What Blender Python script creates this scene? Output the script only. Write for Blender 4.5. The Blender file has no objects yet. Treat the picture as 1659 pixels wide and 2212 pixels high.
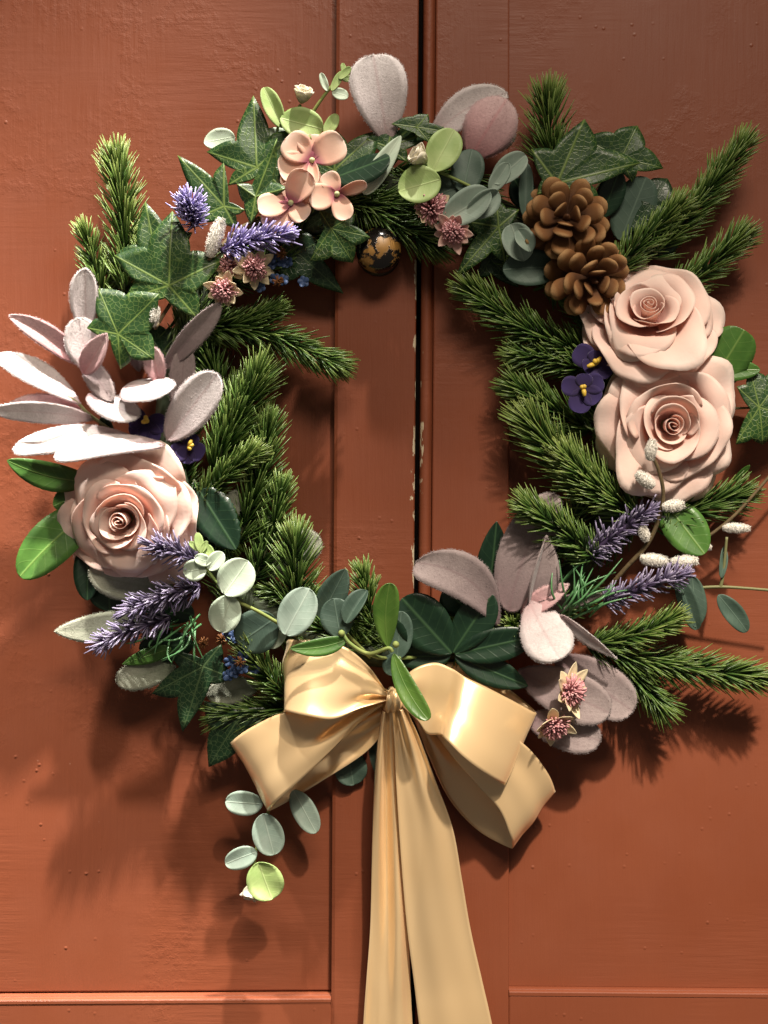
import bpy, math, random
import numpy as np
from mathutils import Vector, Matrix
random.seed(7); rng = np.random.default_rng(7)
sc = bpy.context.scene
# ---------------------------------------------------------------- camera, light, exposure
PX = 0.0003            # one photo unit (a 1659 x 2212 grid) on the door face, in metres
CAMD = 0.9
cam = bpy.data.objects.new('camera', bpy.data.cameras.new('camera')); sc.collection.objects.link(cam)
cam.location = (0, -CAMD, 0); cam.rotation_euler = (math.pi/2, 0, 0)
cam.data.sensor_fit = 'VERTICAL'; cam.data.sensor_height = 24
cam.data.lens = 12/(1106*PX/CAMD); cam.data.clip_start = 0.02; cam.data.clip_end = 50
sc.camera = cam
w = bpy.data.worlds.new('World'); sc.world = w; w.use_nodes = True
w.node_tree.nodes['Background'].inputs[0].default_value = (1.0, .87, .74, 1)
w.node_tree.nodes['Background'].inputs[1].default_value = 0.11
def spot(name, loc, aim, power, size, blend, radius, col):
    l = bpy.data.lights.new(name, 'SPOT'); o = bpy.data.objects.new(name, l); sc.collection.objects.link(o)
    l.energy = power; l.spot_size = math.radians(size); l.spot_blend = blend; l.shadow_soft_size = radius; l.color = col
    o.location = loc
    o.rotation_euler = (Vector(aim)-Vector(loc)).to_track_quat('-Z', 'Y').to_euler()
    return o
spot('ceiling_spot_right', ( 0.30, -0.66, 2.10), (-0.38, 0, -0.54), 880, 17, 1.0, 0.042, (1, .92, .83))
spot('ceiling_spot_left',  (-0.85, -0.66, 2.10), (-0.34, 0, -0.44), 740, 18, 1.0, 0.042, (1, .92, .83))
spot('ceiling_spot_low',   ( 0.55, -1.55, 1.90), ( 0.21, 0, -0.42), 520, 18, 1.0, 0.05, (1, .88, .74))
def area(name, loc, aim, power, sx, sy, col):
    l = bpy.data.lights.new(name, 'AREA'); o = bpy.data.objects.new(name, l); sc.collection.objects.link(o)
    l.shape = 'RECTANGLE'; l.size = sx; l.size_y = sy; l.energy = power; l.color = col; o.location = loc
    o.rotation_euler = (Vector(aim)-Vector(loc)).to_track_quat('-Z', 'Y').to_euler()
area('front_fill_light', (0.35, -1.70, 1.70), (0.02, 0, -0.05), 38, 1.0, .45, (1, .86, .70))  # added fill lamp, also gives the satin its broad reflections
vs = sc.view_settings
vs.view_transform = 'Standard'; vs.look = 'None'; vs.exposure = 0.0; vs.gamma = 1; vs.use_curve_mapping = False
sc.cycles.use_denoising = True

# ---------------------------------------------------------------- helpers
def at(x, y, h=0.0):
    k = (CAMD-h*PX)/CAMD
    return np.array([(x-829.5)*PX*k, -h*PX, -(y-1106)*PX*k])
def sca(h): return PX*(CAMD-h*PX)/CAMD
def loc2w(anchor, L):
    """local vectors (right, up, outwards, in photo units) around an anchor (x, y, h) -> world"""
    L = np.asarray(L, float); s = sca(anchor[2]); o = at(*anchor)
    return np.stack([o[0]+L[..., 0]*s, o[1]-L[..., 2]*s, o[2]+L[..., 1]*s], -1)
def nz(v):
    v = np.asarray(v, float); return v/(np.linalg.norm(v, axis=-1, keepdims=True)+1e-12)
PW = {}
def wpos(o): return PW.get(o.name, np.zeros(3)) if o else np.zeros(3)
def empty(name, loc, parent=None, **props):
    o = bpy.data.objects.new(name, None); sc.collection.objects.link(o)
    o.empty_display_size = .01
    loc = np.asarray(loc, float)
    o.parent = parent; o.location = tuple(loc-wpos(parent)); PW[o.name] = loc
    for k, v in props.items(): o[k] = v
    return o
def mesh_of(name, V, F, mat, attrs=None, smooth=True):
    me = bpy.data.meshes.new(name)
    V = np.asarray(V, float)
    F = F.tolist() if isinstance(F, np.ndarray) else F
    me.from_pydata(V.tolist(), [], F); me.update()
    if smooth: me.polygons.foreach_set('use_smooth', np.ones(len(me.polygons), bool))
    for k, a in (attrs or {}).items():
        at_ = me.attributes.new(k, 'FLOAT', 'POINT'); at_.data.foreach_set('value', np.asarray(a, np.float32).ravel())
    if mat: me.materials.append(MAT[mat])
    return me
def mk(name, V, F, mat, parent=None, attrs=None, smooth=True, thick=0, org=None, bevel=0, **props):
    V = np.asarray(V, float).reshape(-1, 3)
    org = V.mean(0) if org is None else np.asarray(org, float)
    me = mesh_of(name, V-org, F, mat, attrs, smooth)
    o = bpy.data.objects.new(name, me); sc.collection.objects.link(o)
    o.parent = parent; o.location = tuple(org-wpos(parent)); PW[o.name] = org
    if thick:
        m = o.modifiers.new('thickness', 'SOLIDIFY'); m.thickness = thick; m.offset = 0
    if bevel:
        m = o.modifiers.new('bevel', 'BEVEL'); m.width = bevel; m.segments = 3; m.limit_method = 'ANGLE'
    for k, v in props.items(): o[k] = v
    return o
def grid_faces(nu, nv, close=False):
    f = []
    for i in range(nu-1):
        for j in range(nv-(0 if close else 1)):
            a = i*nv+j; b = i*nv+(j+1) % nv
            f.append((a, b, b+nv, a+nv))
    return f
def catmull(P, n):
    P = np.asarray(P, float); m = len(P)
    t = np.linspace(0, m-1, n); out = []
    for x in t:
        i = min(int(x), m-2); f = x-i
        p0 = P[max(i-1, 0)]; p1 = P[i]; p2 = P[i+1]; p3 = P[min(i+2, m-1)]
        out.append(.5*((2*p1)+(-p0+p2)*f+(2*p0-5*p1+4*p2-p3)*f*f+(-p0+3*p1-3*p2+p3)*f**3))
    return np.array(out)
def tube_w(C, R, sides=7):
    """tube along world points C with radii R (metres)"""
    C = np.asarray(C, float); n = len(C); R = np.broadcast_to(np.asarray(R, float), (n,))
    T = nz(np.gradient(C, axis=0)); ref = np.array([.31, .87, .38])
    N = nz(np.cross(T, ref)); Bn = np.cross(T, N)
    a = np.arange(sides)*2*math.pi/sides
    V = C[:, None]+R[:, None, None]*(np.cos(a)[None, :, None]*N[:, None]+np.sin(a)[None, :, None]*Bn[:, None])
    F = grid_faces(n, sides, True)+[tuple(range(sides))[::-1], tuple(range((n-1)*sides, n*sides))]
    return V.reshape(-1, 3), F
def tube(name, pts, rad, mat, parent, n=None, sides=7, **props):
    """tube along photo points (x, y, h); rad in photo units"""
    n = n or max(6, 5*len(pts))
    C = catmull([at(*p) for p in pts], n)
    r = np.interp(np.linspace(0, 1, n), np.linspace(0, 1, len(np.atleast_1d(rad))), np.atleast_1d(rad))*PX
    V, F = tube_w(C, r, sides)
    return mk(name, V, F, mat, parent, {'v': np.repeat(np.linspace(0, 1, n), sides)}, **props)
def spikes(P, D, L, R, bend=None, prof=(1, .9, .18), sides=3):
    P = np.asarray(P, float); N = len(P); D = nz(D); L = np.broadcast_to(L, (N,)); R = np.broadcast_to(R, (N,))
    ref = np.where(np.abs(D[:, 2:3]) > .9, np.array([[1., 0, 0]]), np.array([[0, 0, 1.]]))
    U = nz(np.cross(D, ref)); W = np.cross(D, U)
    k = len(prof); a = np.arange(sides)*2*math.pi/sides
    V = np.zeros((N, k, sides, 3))
    for i, p in enumerate(prof):
        s = i/(k-1)
        C = P+D*(L*s)[:, None]
        if bend is not None: C = C+bend*(s*s)
        V[:, i] = C[:, None]+(R*p)[:, None, None]*(np.cos(a)[None, :, None]*U[:, None]+np.sin(a)[None, :, None]*W[:, None])
    base = []
    for i in range(k-1):
        for j in range(sides):
            base.append((i*sides+j, i*sides+(j+1) % sides, (i+1)*sides+(j+1) % sides, (i+1)*sides+j))
    base = np.array(base); F = (np.arange(N)[:, None, None]*(k*sides)+base[None]).reshape(-1, 4).tolist()
    top = (k-1)*sides
    F += (np.arange(N)[:, None]*(k*sides)+np.arange(top, top+sides)[None]).tolist()
    v = np.broadcast_to(np.linspace(0, 1, k)[None, :, None], (N, k, sides))
    return V.reshape(-1, 3), F, v.ravel(), k*sides

# ---------------------------------------------------------------- materials
MAT = {}
class NT:
    def __init__(s, name, rough=.5, spec=.5):
        m = bpy.data.materials.new(name); m.use_nodes = True; MAT[name] = m
        s.m = m; s.t = m.node_tree; s.b = s.t.nodes['Principled BSDF']
        s.out = s.t.nodes['Material Output']
        s.b.inputs['Roughness'].default_value = rough; s.b.inputs['Specular IOR Level'].default_value = spec
    def n(s, typ, **kw):
        nd = s.t.nodes.new('ShaderNode'+typ)
        for k, v in kw.items():
            if k.startswith('_'): setattr(nd, k[1:], v)
            else:
                nd.inputs[k.replace('_', ' ')].default_value = v
        return nd
    def l(s, a, b): s.t.links.new(a, b)
    def attr(s, name): return s.n('Attribute', _attribute_name=name).outputs['Fac']
    def ramp(s, fac, stops):
        r = s.n('ValToRGB'); e = r.color_ramp.elements
        while len(e) < len(stops): e.new(.5)
        for x, (p, c) in zip(e, stops): x.position = p; x.color = (*c, 1) if len(c) == 3 else c
        s.l(fac, r.inputs[0]); return r.outputs[0]
    def mix(s, fac, a, b, typ='MIX'):
        m = s.n('Mix', _data_type='RGBA', _blend_type=typ)
        for i, x in ((0, fac), (6, a), (7, b)):
            if hasattr(x, 'links'): s.l(x, m.inputs[i])
            elif i == 0: m.inputs[0].default_value = x
            else: m.inputs[i].default_value = (*x, 1)
        return m.outputs[2]
    def math(s, op, a, b=0.0):
        m = s.n('Math', _operation=op)
        for i, x in enumerate((a, b)):
            if hasattr(x, 'links'): s.l(x, m.inputs[i])
            else: m.inputs[i].default_value = x
        return m.outputs[0]
    def coords(s, scale=(1, 1, 1), kind='Object'):
        t = s.n('TexCoord'); mp = s.n('Mapping'); mp.inputs['Scale'].default_value = scale
        s.l(t.outputs[kind], mp.inputs[0]); return mp.outputs[0]
    def noise(s, vec, scale, detail=4, rough=.55):
        n = s.n('TexNoise', Scale=scale, Detail=detail, Roughness=rough); s.l(vec, n.inputs['Vector']); return n.outputs['Fac']
    def bump(s, h, strength=.3, dist=.001, prev=None):
        b = s.n('Bump', Strength=strength, Distance=dist); s.l(h, b.inputs['Height'])
        if prev is not None: s.l(prev, b.inputs['Normal'])
        s.l(b.outputs[0], s.b.inputs['Normal']); return b.outputs[0]
    def base(s, c):
        if hasattr(c, 'links'): s.l(c, s.b.inputs['Base Color'])
        else: s.b.inputs['Base Color'].default_value = (*c, 1)
        s.col = c
    def translucent(s, fac, tint=(1, 1, 1)):
        t = s.n('BsdfTranslucent'); mx = s.n('MixShader'); mx.inputs[0].default_value = fac
        if hasattr(s.col, 'links'): s.l(s.mix(1.0, s.col, tint, 'MULTIPLY'), t.inputs[0])
        else: t.inputs[0].default_value = (*[a*b for a, b in zip(s.col, tint)], 1)
        s.l(s.b.outputs[0], mx.inputs[1]); s.l(t.outputs[0], mx.inputs[2]); s.l(mx.outputs[0], s.out.inputs[0])

def door_paint(name, chip_attr):
    g = NT(name, .42, .36)
    o = g.coords(kind='Object')
    geo = g.n('NewGeometry').outputs['Position']
    big = g.noise(geo, 5, 3); fine = g.noise(geo, 60, 5)
    c = g.ramp(big, [(.3, (.195, .052, .022)), (.7, (.236, .067, .030))])
    c = g.mix(g.math('MULTIPLY', fine, .35), c, (.17, .040, .016))
    # specks of dust and small nicks with pale undercoat
    vor = g.n('TexVoronoi', Scale=70.0); g.l(geo, vor.inputs['Vector'])
    sp = g.ramp(vor.outputs['Distance'], [(.0, (1, 1, 1)), (.05, (0, 0, 0))])
    rare = g.ramp(g.noise(geo, 9, 2), [(.60, (0, 0, 0)), (.66, (1, 1, 1))])
    c = g.mix(g.math('MULTIPLY', g.math('MULTIPLY', sp, rare), .45), c, (.50, .30, .22))
    if chip_attr:
        ch = g.attr('chip')
        m1 = g.n('Mapping'); m1.inputs['Scale'].default_value = (1, 1, .35); g.l(geo, m1.inputs[0])
        ns = g.noise(m1.outputs[0], 190, 4, .6)
        k = g.ramp(g.math('ADD', g.math('MULTIPLY', ch, .42), ns), [(.905, (0, 0, 0)), (.935, (1, 1, 1))])
        c = g.mix(k, c, (.62, .52, .36))
    g.base(c)
    r = g.ramp(g.noise(geo, 26, 4), [(.3, (.42,)*3), (.7, (.56,)*3)]); g.l(r, g.b.inputs['Roughness'])
    # brush marks: long vertical streaks, some diagonal strokes and lumps under the paint
    mv = g.n('Mapping'); mv.inputs['Scale'].default_value = (260, 1, 16); g.l(geo, mv.inputs[0])
    md = g.n('Mapping'); md.inputs['Rotation'].default_value = (0, .75, 0); md.inputs['Scale'].default_value = (16, 1, 210); g.l(geo, md.inputs[0])
    st = g.noise(mv.outputs[0], 1, 4, .6); sd = g.noise(md.outputs[0], 1, 4, .6)
    zone = g.ramp(g.noise(geo, 6.5, 2), [(.48, (0, 0, 0)), (.60, (1, 1, 1))])
    strokes = g.mix(zone, st, sd)
    b1 = g.bump(strokes, .26, .0013)
    lump = g.noise(geo, 120, 5, .65)
    sx = g.n('SeparateXYZ'); g.l(geo, sx.inputs[0])
    corner = g.math('MULTIPLY', g.math('SUBTRACT', sx.outputs[2], sx.outputs[0]), .22)     # rougher old paint towards the upper hinge side
    lz = g.ramp(g.math('ADD', g.noise(geo, 11, 3), corner), [(.52, (0, 0, 0)), (.66, (1, 1, 1))])
    b2 = g.bump(g.math('MULTIPLY', g.ramp(lump, [(.45, (0, 0, 0)), (.75, (1, 1, 1))]), lz), .26, .0011, b1)
    v2 = g.n('TexVoronoi', Scale=95.0); g.l(geo, v2.inputs['Vector'])
    pim = g.ramp(v2.outputs['Distance'], [(.0, (1, 1, 1)), (.13, (0, 0, 0))])
    pz = g.ramp(g.noise(geo, 17, 3), [(.50, (0, 0, 0)), (.60, (1, 1, 1))])
    b3 = g.bump(g.math('MULTIPLY', pim, pz), .6, .0007, b2)
    g.bump(g.noise(geo, 900, 2), .08, .0004, b3)
door_paint('door_paint', False); door_paint('door_paint_chipped', True)

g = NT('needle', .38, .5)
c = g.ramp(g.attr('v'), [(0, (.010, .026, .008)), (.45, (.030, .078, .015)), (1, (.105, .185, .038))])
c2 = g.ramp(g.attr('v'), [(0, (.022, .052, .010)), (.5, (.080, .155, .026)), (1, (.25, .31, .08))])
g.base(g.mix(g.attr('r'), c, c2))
g = NT('fir_stem', .7); g.base((.06, .07, .025))

def leaf_mat(name, lo, hi, vein, rough=.42, retic=0, veinw=.03, side=True, mott=None, trans=.12, spec=.5, tint=(1, 1, .5)):
    g = NT(name, rough, spec); o = g.coords()
    c = g.mix(g.ramp(g.noise(o, 55, 3), [(.35, (0, 0, 0)), (.65, (1, 1, 1))]), lo, hi)
    vd = g.attr('vein')
    k = g.ramp(vd, [(0, (1, 1, 1)), (veinw, (.0, .0, .0))])
    if side:
        x = g.math('FRACT', g.math('SUBTRACT', g.math('MULTIPLY', g.attr('v'), 7.0), g.math('MULTIPLY', g.attr('e'), 1.25)))
        x = g.math('ABSOLUTE', g.math('SUBTRACT', x, .5))
        k = g.math('MAXIMUM', k, g.math('MULTIPLY', g.ramp(x, [(0, (.26,)*3), (.07, (0, 0, 0))]), 1.0))
    if retic:
        vo = g.n('TexVoronoi', Scale=retic, _feature='DISTANCE_TO_EDGE'); g.l(o, vo.inputs['Vector'])
        k2 = g.ramp(vo.outputs['Distance'], [(0, (.85, .85, .85)), (.085, (0, 0, 0))])
        near = g.ramp(g.noise(o, 26, 3), [(.32, (.12,)*3), (.68, (.85,)*3)])
        k2 = g.math('MULTIPLY', k2, near)
        k = g.math('MAXIMUM', k, k2)
    c = g.mix(g.math('MULTIPLY', k, .75), c, vein)
    if mott:
        c = g.mix(g.ramp(g.noise(o, 130, 4), [(.55, (0, 0, 0)), (.72, (.5, .5, .5))]), c, mott)
    g.base(c)
    b = g.bump(k, .35, .0006)
    g.bump(g.noise(o, 220, 3), .18, .0006, b)
    if trans: g.translucent(trans, tint)
leaf_mat('ivy', (.013, .045, .012), (.028, .080, .017), (.27, .38, .09), .40, retic=330, veinw=.022, side=False)
leaf_mat('ivy_dark', (.009, .030, .012), (.016, .048, .018), (.13, .20, .08), .36, retic=330, veinw=.018, side=False)
leaf_mat('dark_leaf', (.007, .024, .013), (.014, .042, .020), (.06, .13, .055), .36, veinw=.05)
leaf_mat('rose_leaf', (.045, .125, .022), (.085, .20, .035), (.20, .32, .08), .36, veinw=.035)
leaf_mat('mistletoe', (.055, .14, .020), (.11, .21, .035), (.17, .27, .06), .34, veinw=.03)
leaf_mat('eucalyptus_blue', (.24, .33, .27), (.34, .43, .36), (.46, .55, .46), .62, veinw=.035, mott=(.34, .42, .36), tint=(1, 1, .8))
leaf_mat('eucalyptus_dark', (.045, .085, .062), (.075, .125, .092), (.14, .21, .16), .58, veinw=.035, tint=(1, 1, .8))
leaf_mat('eucalyptus_pale', (.46, .58, .44), (.60, .70, .55), (.66, .76, .58), .6, veinw=.03, tint=(1, 1, .8))
leaf_mat('eucalyptus_lime', (.30, .44, .14), (.44, .56, .22), (.52, .62, .28), .55, veinw=.03, trans=.2)
leaf_mat('grass', (.02, .09, .035), (.05, .16, .05), (.1, .25, .1), .35, trans=0)
def felt(name, tip, mid, base):
    g = NT(name, .95, .15); o = g.coords()
    c = g.ramp(g.attr('v'), [(.0, base), (.35, mid), (.95, tip)])
    ns = g.noise(o, 160, 5, .7)
    c = g.mix(g.ramp(g.noise(o, 48, 4, .6), [(.42, (0, 0, 0)), (.70, (.55,)*3)]), c, tuple(x*.66 for x in mid))
    c = g.mix(g.ramp(g.noise(o, 620, 3, .7), [(.45, (0, 0, 0)), (.72, (.35,)*3)]), c, tuple(x*.55 for x in mid))
    c = g.mix(g.ramp(ns, [(.4, (.0,)*3), (.8, (.30,)*3)]), c, tuple(x*.62 for x in mid))
    c = g.mix(g.ramp(g.attr('vein'), [(0, (.35,)*3), (.05, (0,)*3)]), c, base)
    g.base(c)
    g.b.inputs['Sheen Weight'].default_value = .35; g.b.inputs['Sheen Roughness'].default_value = .5
    b = g.bump(g.noise(o, 800, 4, .75), .6, .0006); g.bump(ns, .15, .0008, b)
    g.translucent(.10, (1, .8, .75))
felt('felt_silver', (.78, .73, .72), (.70, .62, .62), (.46, .28, .29))
felt('felt_mauve', (.40, .33, .32), (.31, .24, .24), (.20, .12, .13))
felt('felt_pink', (.72, .54, .54), (.62, .36, .37), (.55, .20, .22))
felt('felt_green', (.44, .45, .36), (.34, .37, .28), (.20, .25, .16))
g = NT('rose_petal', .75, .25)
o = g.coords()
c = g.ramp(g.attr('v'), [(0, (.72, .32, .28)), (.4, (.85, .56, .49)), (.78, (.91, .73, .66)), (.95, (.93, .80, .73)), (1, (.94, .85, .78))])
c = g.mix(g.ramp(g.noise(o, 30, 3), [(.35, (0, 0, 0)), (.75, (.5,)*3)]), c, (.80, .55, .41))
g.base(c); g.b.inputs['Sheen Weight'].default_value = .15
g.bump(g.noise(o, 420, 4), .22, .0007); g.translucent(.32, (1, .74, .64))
g = NT('hydrangea', .7, .25)
c = g.ramp(g.attr('v'), [(0, (.30, .09, .13)), (.14, (.42, .13, .17)), (.34, (.80, .48, .36)), (.8, (.86, .62, .48)), (1, (.86, .67, .57))])
g.base(c); g.bump(g.noise(g.coords(), 200, 4), .2, .0006); g.translucent(.25, (1, .75, .6))
g = NT('lavender', .32, .5)
g.base(g.mix(g.attr('r'), g.ramp(g.attr('v'), [(0, (.035, .022, .075)), (.5, (.16, .13, .34)), (1, (.36, .32, .62))]),
             g.ramp(g.attr('v'), [(0, (.05, .03, .09)), (.5, (.24, .20, .40)), (1, (.50, .46, .68))])))
g = NT('lavender_dusk', .4, .5)
g.base(g.mix(g.attr('r'), g.ramp(g.attr('v'), [(0, (.035, .022, .055)), (.5, (.085, .068, .13)), (1, (.20, .17, .29))]),
             g.ramp(g.attr('v'), [(0, (.05, .03, .07)), (.5, (.16, .13, .21)), (1, (.36, .33, .44))])))
g = NT('violet', .8, .2); g.base(g.ramp(g.attr('v'), [(0, (.018, .009, .04)), (1, (.034, .022, .10))])); g.b.inputs['Sheen Weight'].default_value = .3
g.bump(g.noise(g.coords(), 300, 3), .2, .0006)
g = NT('stamen', .5); g.base((.62, .42, .05))
g = NT('pom', .7); g.base(g.mix(g.attr('r'), g.ramp(g.attr('v'), [(0, (.20, .06, .07)), (1, (.48, .20, .22))]), g.ramp(g.attr('v'), [(0, (.32, .11, .12)), (1, (.70, .40, .40))])))
g = NT('bract', .6); g.base(g.ramp(g.attr('v'), [(0, (.62, .38, .28)), (.4, (.78, .62, .40)), (1, (.84, .74, .50))])); g.translucent(.2)
g = NT('bract_pink', .6); g.base(g.ramp(g.attr('v'), [(0, (.50, .20, .20)), (.5, (.74, .42, .36)), (1, (.80, .58, .50))])); g.translucent(.2)
g = NT('blue_petal', .6); g.base((.035, .07, .17))
g = NT('seed', .7); g.base((.20, .075, .018))
g = NT('cream', .55); g.base(g.ramp(g.attr('v'), [(0, (.62, .66, .34)), (.4, (.80, .76, .56)), (1, (.86, .80, .66))])); g.translucent(.2)
g = NT('catkin', .95, .1); g.base((.86, .83, .76)); g.b.inputs['Sheen Weight'].default_value = .5; g.translucent(.2)
g = NT('twig', .75); o = g.coords(); g.base(g.mix(g.noise(o, 260, 4), (.055, .035, .016), (.17, .12, .05))); g.bump(g.noise(o, 500, 3), .5, .0006)
g = NT('green_stem', .7, .3); g.base(g.ramp(g.noise(g.coords(), 40, 2), [(.35, (.17, .25, .07)), (.65, (.30, .34, .10))]))
g = NT('olive_stem', .6); g.base((.17, .17, .07))
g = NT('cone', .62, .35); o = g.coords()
c = g.ramp(g.attr('v'), [(0, (.03, .011, .004)), (.5, (.10, .037, .011)), (.82, (.27, .118, .036)), (1, (.52, .31, .135))])  # inner scale darkened as shade between scales; pale rims are their own
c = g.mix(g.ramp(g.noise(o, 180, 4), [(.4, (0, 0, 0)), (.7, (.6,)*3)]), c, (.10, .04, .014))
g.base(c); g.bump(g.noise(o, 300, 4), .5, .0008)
g = NT('wire', .7); g.base((.03, .045, .018))
g = NT('satin', .30, .7); o = g.coords()
g.base(g.ramp(g.noise(o, 14, 2), [(.3, (.82, .63, .40)), (.7, (.88, .70, .47))]))
g.b.inputs['Metallic'].default_value = .38; g.b.inputs['Sheen Weight'].default_value = .25
g.b.inputs['Sheen Tint'].default_value = (1, .85, .6, 1)
g.b.inputs['Coat Weight'].default_value = .9; g.b.inputs['Coat Roughness'].default_value = .20; g.b.inputs['Coat IOR'].default_value = 1.7; g.b.inputs['Coat Tint'].default_value = (1, .9, .72, 1)
wv = g.n('TexWave', Scale=900.0); g.l(o, wv.inputs['Vector'])
b = g.bump(wv.outputs['Fac'], .03, .0002); g.bump(g.noise(o, 1400, 2), .05, .0003, b)
g = NT('knob', .16, .6); o = g.coords()
k = g.ramp(g.noise(o, 62, 7, .62), [(.525, (0, 0, 0)), (.55, (1, 1, 1))])
g.base(g.mix(k, (.010, .008, .007), g.mix(g.noise(o, 160, 3), (.16, .075, .016), (.40, .21, .05))))  # ochre wear kept sparse and dark, putting the knob's shade into colour
g.l(g.ramp(k, [(0, (.12,)*3), (1, (.40,)*3)]), g.b.inputs['Roughness']); g.bump(k, .4, -.0004)
g = NT('knob_collar', .3); g.base((.02, .012, .008))
g = NT('gap_shade', .9); g.base((.02, .012, .009))  # near-black colour standing in for the shade inside the gap

# ---------------------------------------------------------------- the two door leaves
def slab(name, parent, quad, h0, h1, mat='door_paint', bevel=.0012, **props):
    """a board whose front face is the quad (photo points) at height h1; its back lies at h0"""
    V = [at(x, y, 0)+np.array([0, -h1*PX, 0]) for x, y in quad]+[at(x, y, 0)+np.array([0, -h0*PX, 0]) for x, y in quad]
    F = [(0, 1, 2, 3), (7, 6, 5, 4), (0, 4, 5, 1), (1, 5, 6, 2), (2, 6, 7, 3), (3, 7, 4, 0)]
    return mk(name, V, F, mat, parent, smooth=False, bevel=bevel, **props)
def seam(y): return 908.5-.0083*y
def lp(y): return 727-.0052*y           # panel edge of the left leaf
def rp(y): return 1100.5-.0005*y        # panel edge of the right leaf
Y0, Y1 = -2600., 3300.
def wear_board(name, parent, xl, xr, y0, y1, h0, h1, side, n=150):
    """a board as a grid across its width so that an attribute marks the worn edge"""
    ys = np.linspace(y0, y1, n); fr = np.array([0, .04, .5, .86, .95, .985, 1.0]) if side > 0 else np.array([0, .02, .08, .2, .5, .96, 1.0])
    V, chip = [], []
    for y in ys:
        for f in fr:
            p = at(xl(y)+(xr(y)-xl(y))*f, y, 0)
            hh = h1-(3.5 if f in (0., 1.) else 0)
            V.append(p+np.array([0, -hh*PX, 0]))
            e = f if side > 0 else 1-f
            z = math.exp(-((y-900)/420)**2)
            chip.append(max(0, (e-.86)/.14)**1.2*(.62+.38*z)+(.34 if (e > .80 and 540 < y < 640) else 0)*e)
    nf = len(fr); F = grid_faces(n, nf)
    F = [f[::-1] for f in F]
    m = len(V)
    for y in ys:
        for f in (0, 1):
            V.append(at(xl(y) if f == 0 else xr(y), y, 0)+np.array([0, -h0*PX, 0])); chip.append(0)
    for i in range(n-1):
        a, b = i*nf, (i+1)*nf; c, d = m+2*i, m+2*(i+1)
        F.append((a, b, d, c)); F.append((b+nf-1, a+nf-1, c+1, d+1)); F.append((c, d, d+1, c+1))
    return mk(name, V, F, 'door_paint_chipped', parent, {'chip': chip}, smooth=False)
DL = empty('door', at(-200, 1106, 0), label='left red-brown painted door leaf with a round worn knob', category='door', group='pair of painted door leaves')
DR = empty('door', at(1900, 1106, 0), label='right red-brown painted door leaf with a beaded closing edge', category='door', group='pair of painted door leaves')
TH = -120
PLB, PRB = 2152, 2138     # bottom of the panels
wear_board('stile', DL, lp, lambda y: seam(y)-4.0, Y0, Y1, TH, 0, +1)
slab('stile', DL, [(-1150, Y0), (-1150, Y1), (-900, Y1), (-900, Y0)], TH, 0)
slab('bottom_rail', DL, [(-900, PLB+20), (-900, Y1), (lp(Y1), Y1), (lp(PLB+14), PLB+11)], TH, 0)
slab('top_rail', DL, [(-900, Y0), (-900, -1700), (lp(-1700), -1700), (lp(Y0), Y0)], TH, 0)
slab('panel', DL, [(-930, -1730), (-930, PLB+6.5), (lp(PLB)+20, PLB-3.5), (lp(-1730)+20, -1730)], -60, -24)
slab('stile', DR, [(942-.0083*Y0, Y0), (942-.0083*Y1, Y1), (rp(Y1), Y1), (rp(Y0), Y0)], TH, 0)
slab('stile', DR, [(2560, Y0), (2560, Y1), (2810, Y1), (2810, Y0)], TH, 0)
slab('bottom_rail', DR, [(rp(Y1), PRB+11), (rp(Y1), Y1), (2560, Y1), (2560, PRB+22)], TH, 0)
slab('top_rail', DR, [(rp(Y0), Y0), (rp(-1700), -1700), (2560, -1700), (2560, Y0)], TH, 0)
slab('panel', DR, [(rp(0)-20, -1730), (rp(0)-20, PRB+2), (2590, PRB+14), (2590, -1730)], -60, -22)
slab('rebate', DL, [(-930, PLB-60), (-930, PLB+40), (lp(PLB)+20, PLB+40), (lp(PLB)+20, PLB-60)], -90, -62)
slab('rebate', DR, [(rp(0)-20, PRB-60), (rp(0)-20, PRB+40), (2590, PRB+40), (2590, PRB-60)], -90, -62)
def strip_moulding(name, parent, x0, ya, x1, yb, prof):
    """horizontal moulding swept along x: prof = list of (dy, h)"""
    n = 2; V = []
    for x, y in ((x0, ya), (x1, yb)):
        for dy, h in prof: V.append(at(x, y+dy, 0)+np.array([0, -h*PX, 0]))
    k = len(prof)
    return mk(name, V, grid_faces(2, k, True)+[tuple(range(k)), tuple(range(k, 2*k))[::-1]], 'door_paint', parent, smooth=False, bevel=.0005)
mp = [(0, -60), (0, -20), (1.5, -12), (3.4, -12.4), (5.5, -1), (7, 1.2), (15, 1.2), (15, -60)]
strip_moulding('moulding', DL, -899, PLB+8, lp(PLB)-.5, PLB-1, mp)
mp2 = [(0, -60), (0, -12), (1, -8), (2.2, -8.4), (3.6, -.5), (5, 1.2), (13, 1.2), (13, -60)]
strip_moulding('moulding', DR, rp(PRB)+.5, PRB, 2559, PRB+12, mp2)
# bead along the closing edge of the right leaf, and the rebate behind the gap, coloured as shade
ys = np.linspace(Y0, Y1, 160); V = []; chip = []
prof = [(-12, -60)]+[(-12*math.cos(a), -9+12*math.sin(a)) for a in np.linspace(0, math.pi, 9)]+[(15.5, -10), (15.5, -60)]
for y in ys:
    for i, (dx, h) in enumerate(prof):
        V.append(at(seam(y)+18.5+dx, y, 0)+np.array([0, -h*PX, 0]))
        chip.append((.70*math.exp(-((y-950)/450)**2)+.12) if 2 <= i <= 4 else 0.)
mk('bead', V, grid_faces(len(ys), len(prof), True), 'door_paint_chipped', DR, {'chip': chip}, smooth=True)
slab('rebate', DR, [(seam(Y0)-40, Y0), (seam(Y1)-40, Y1), (seam(Y1)+34, Y1), (seam(Y0)+34, Y0)], TH-40, TH-5, 'gap_shade')
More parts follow.
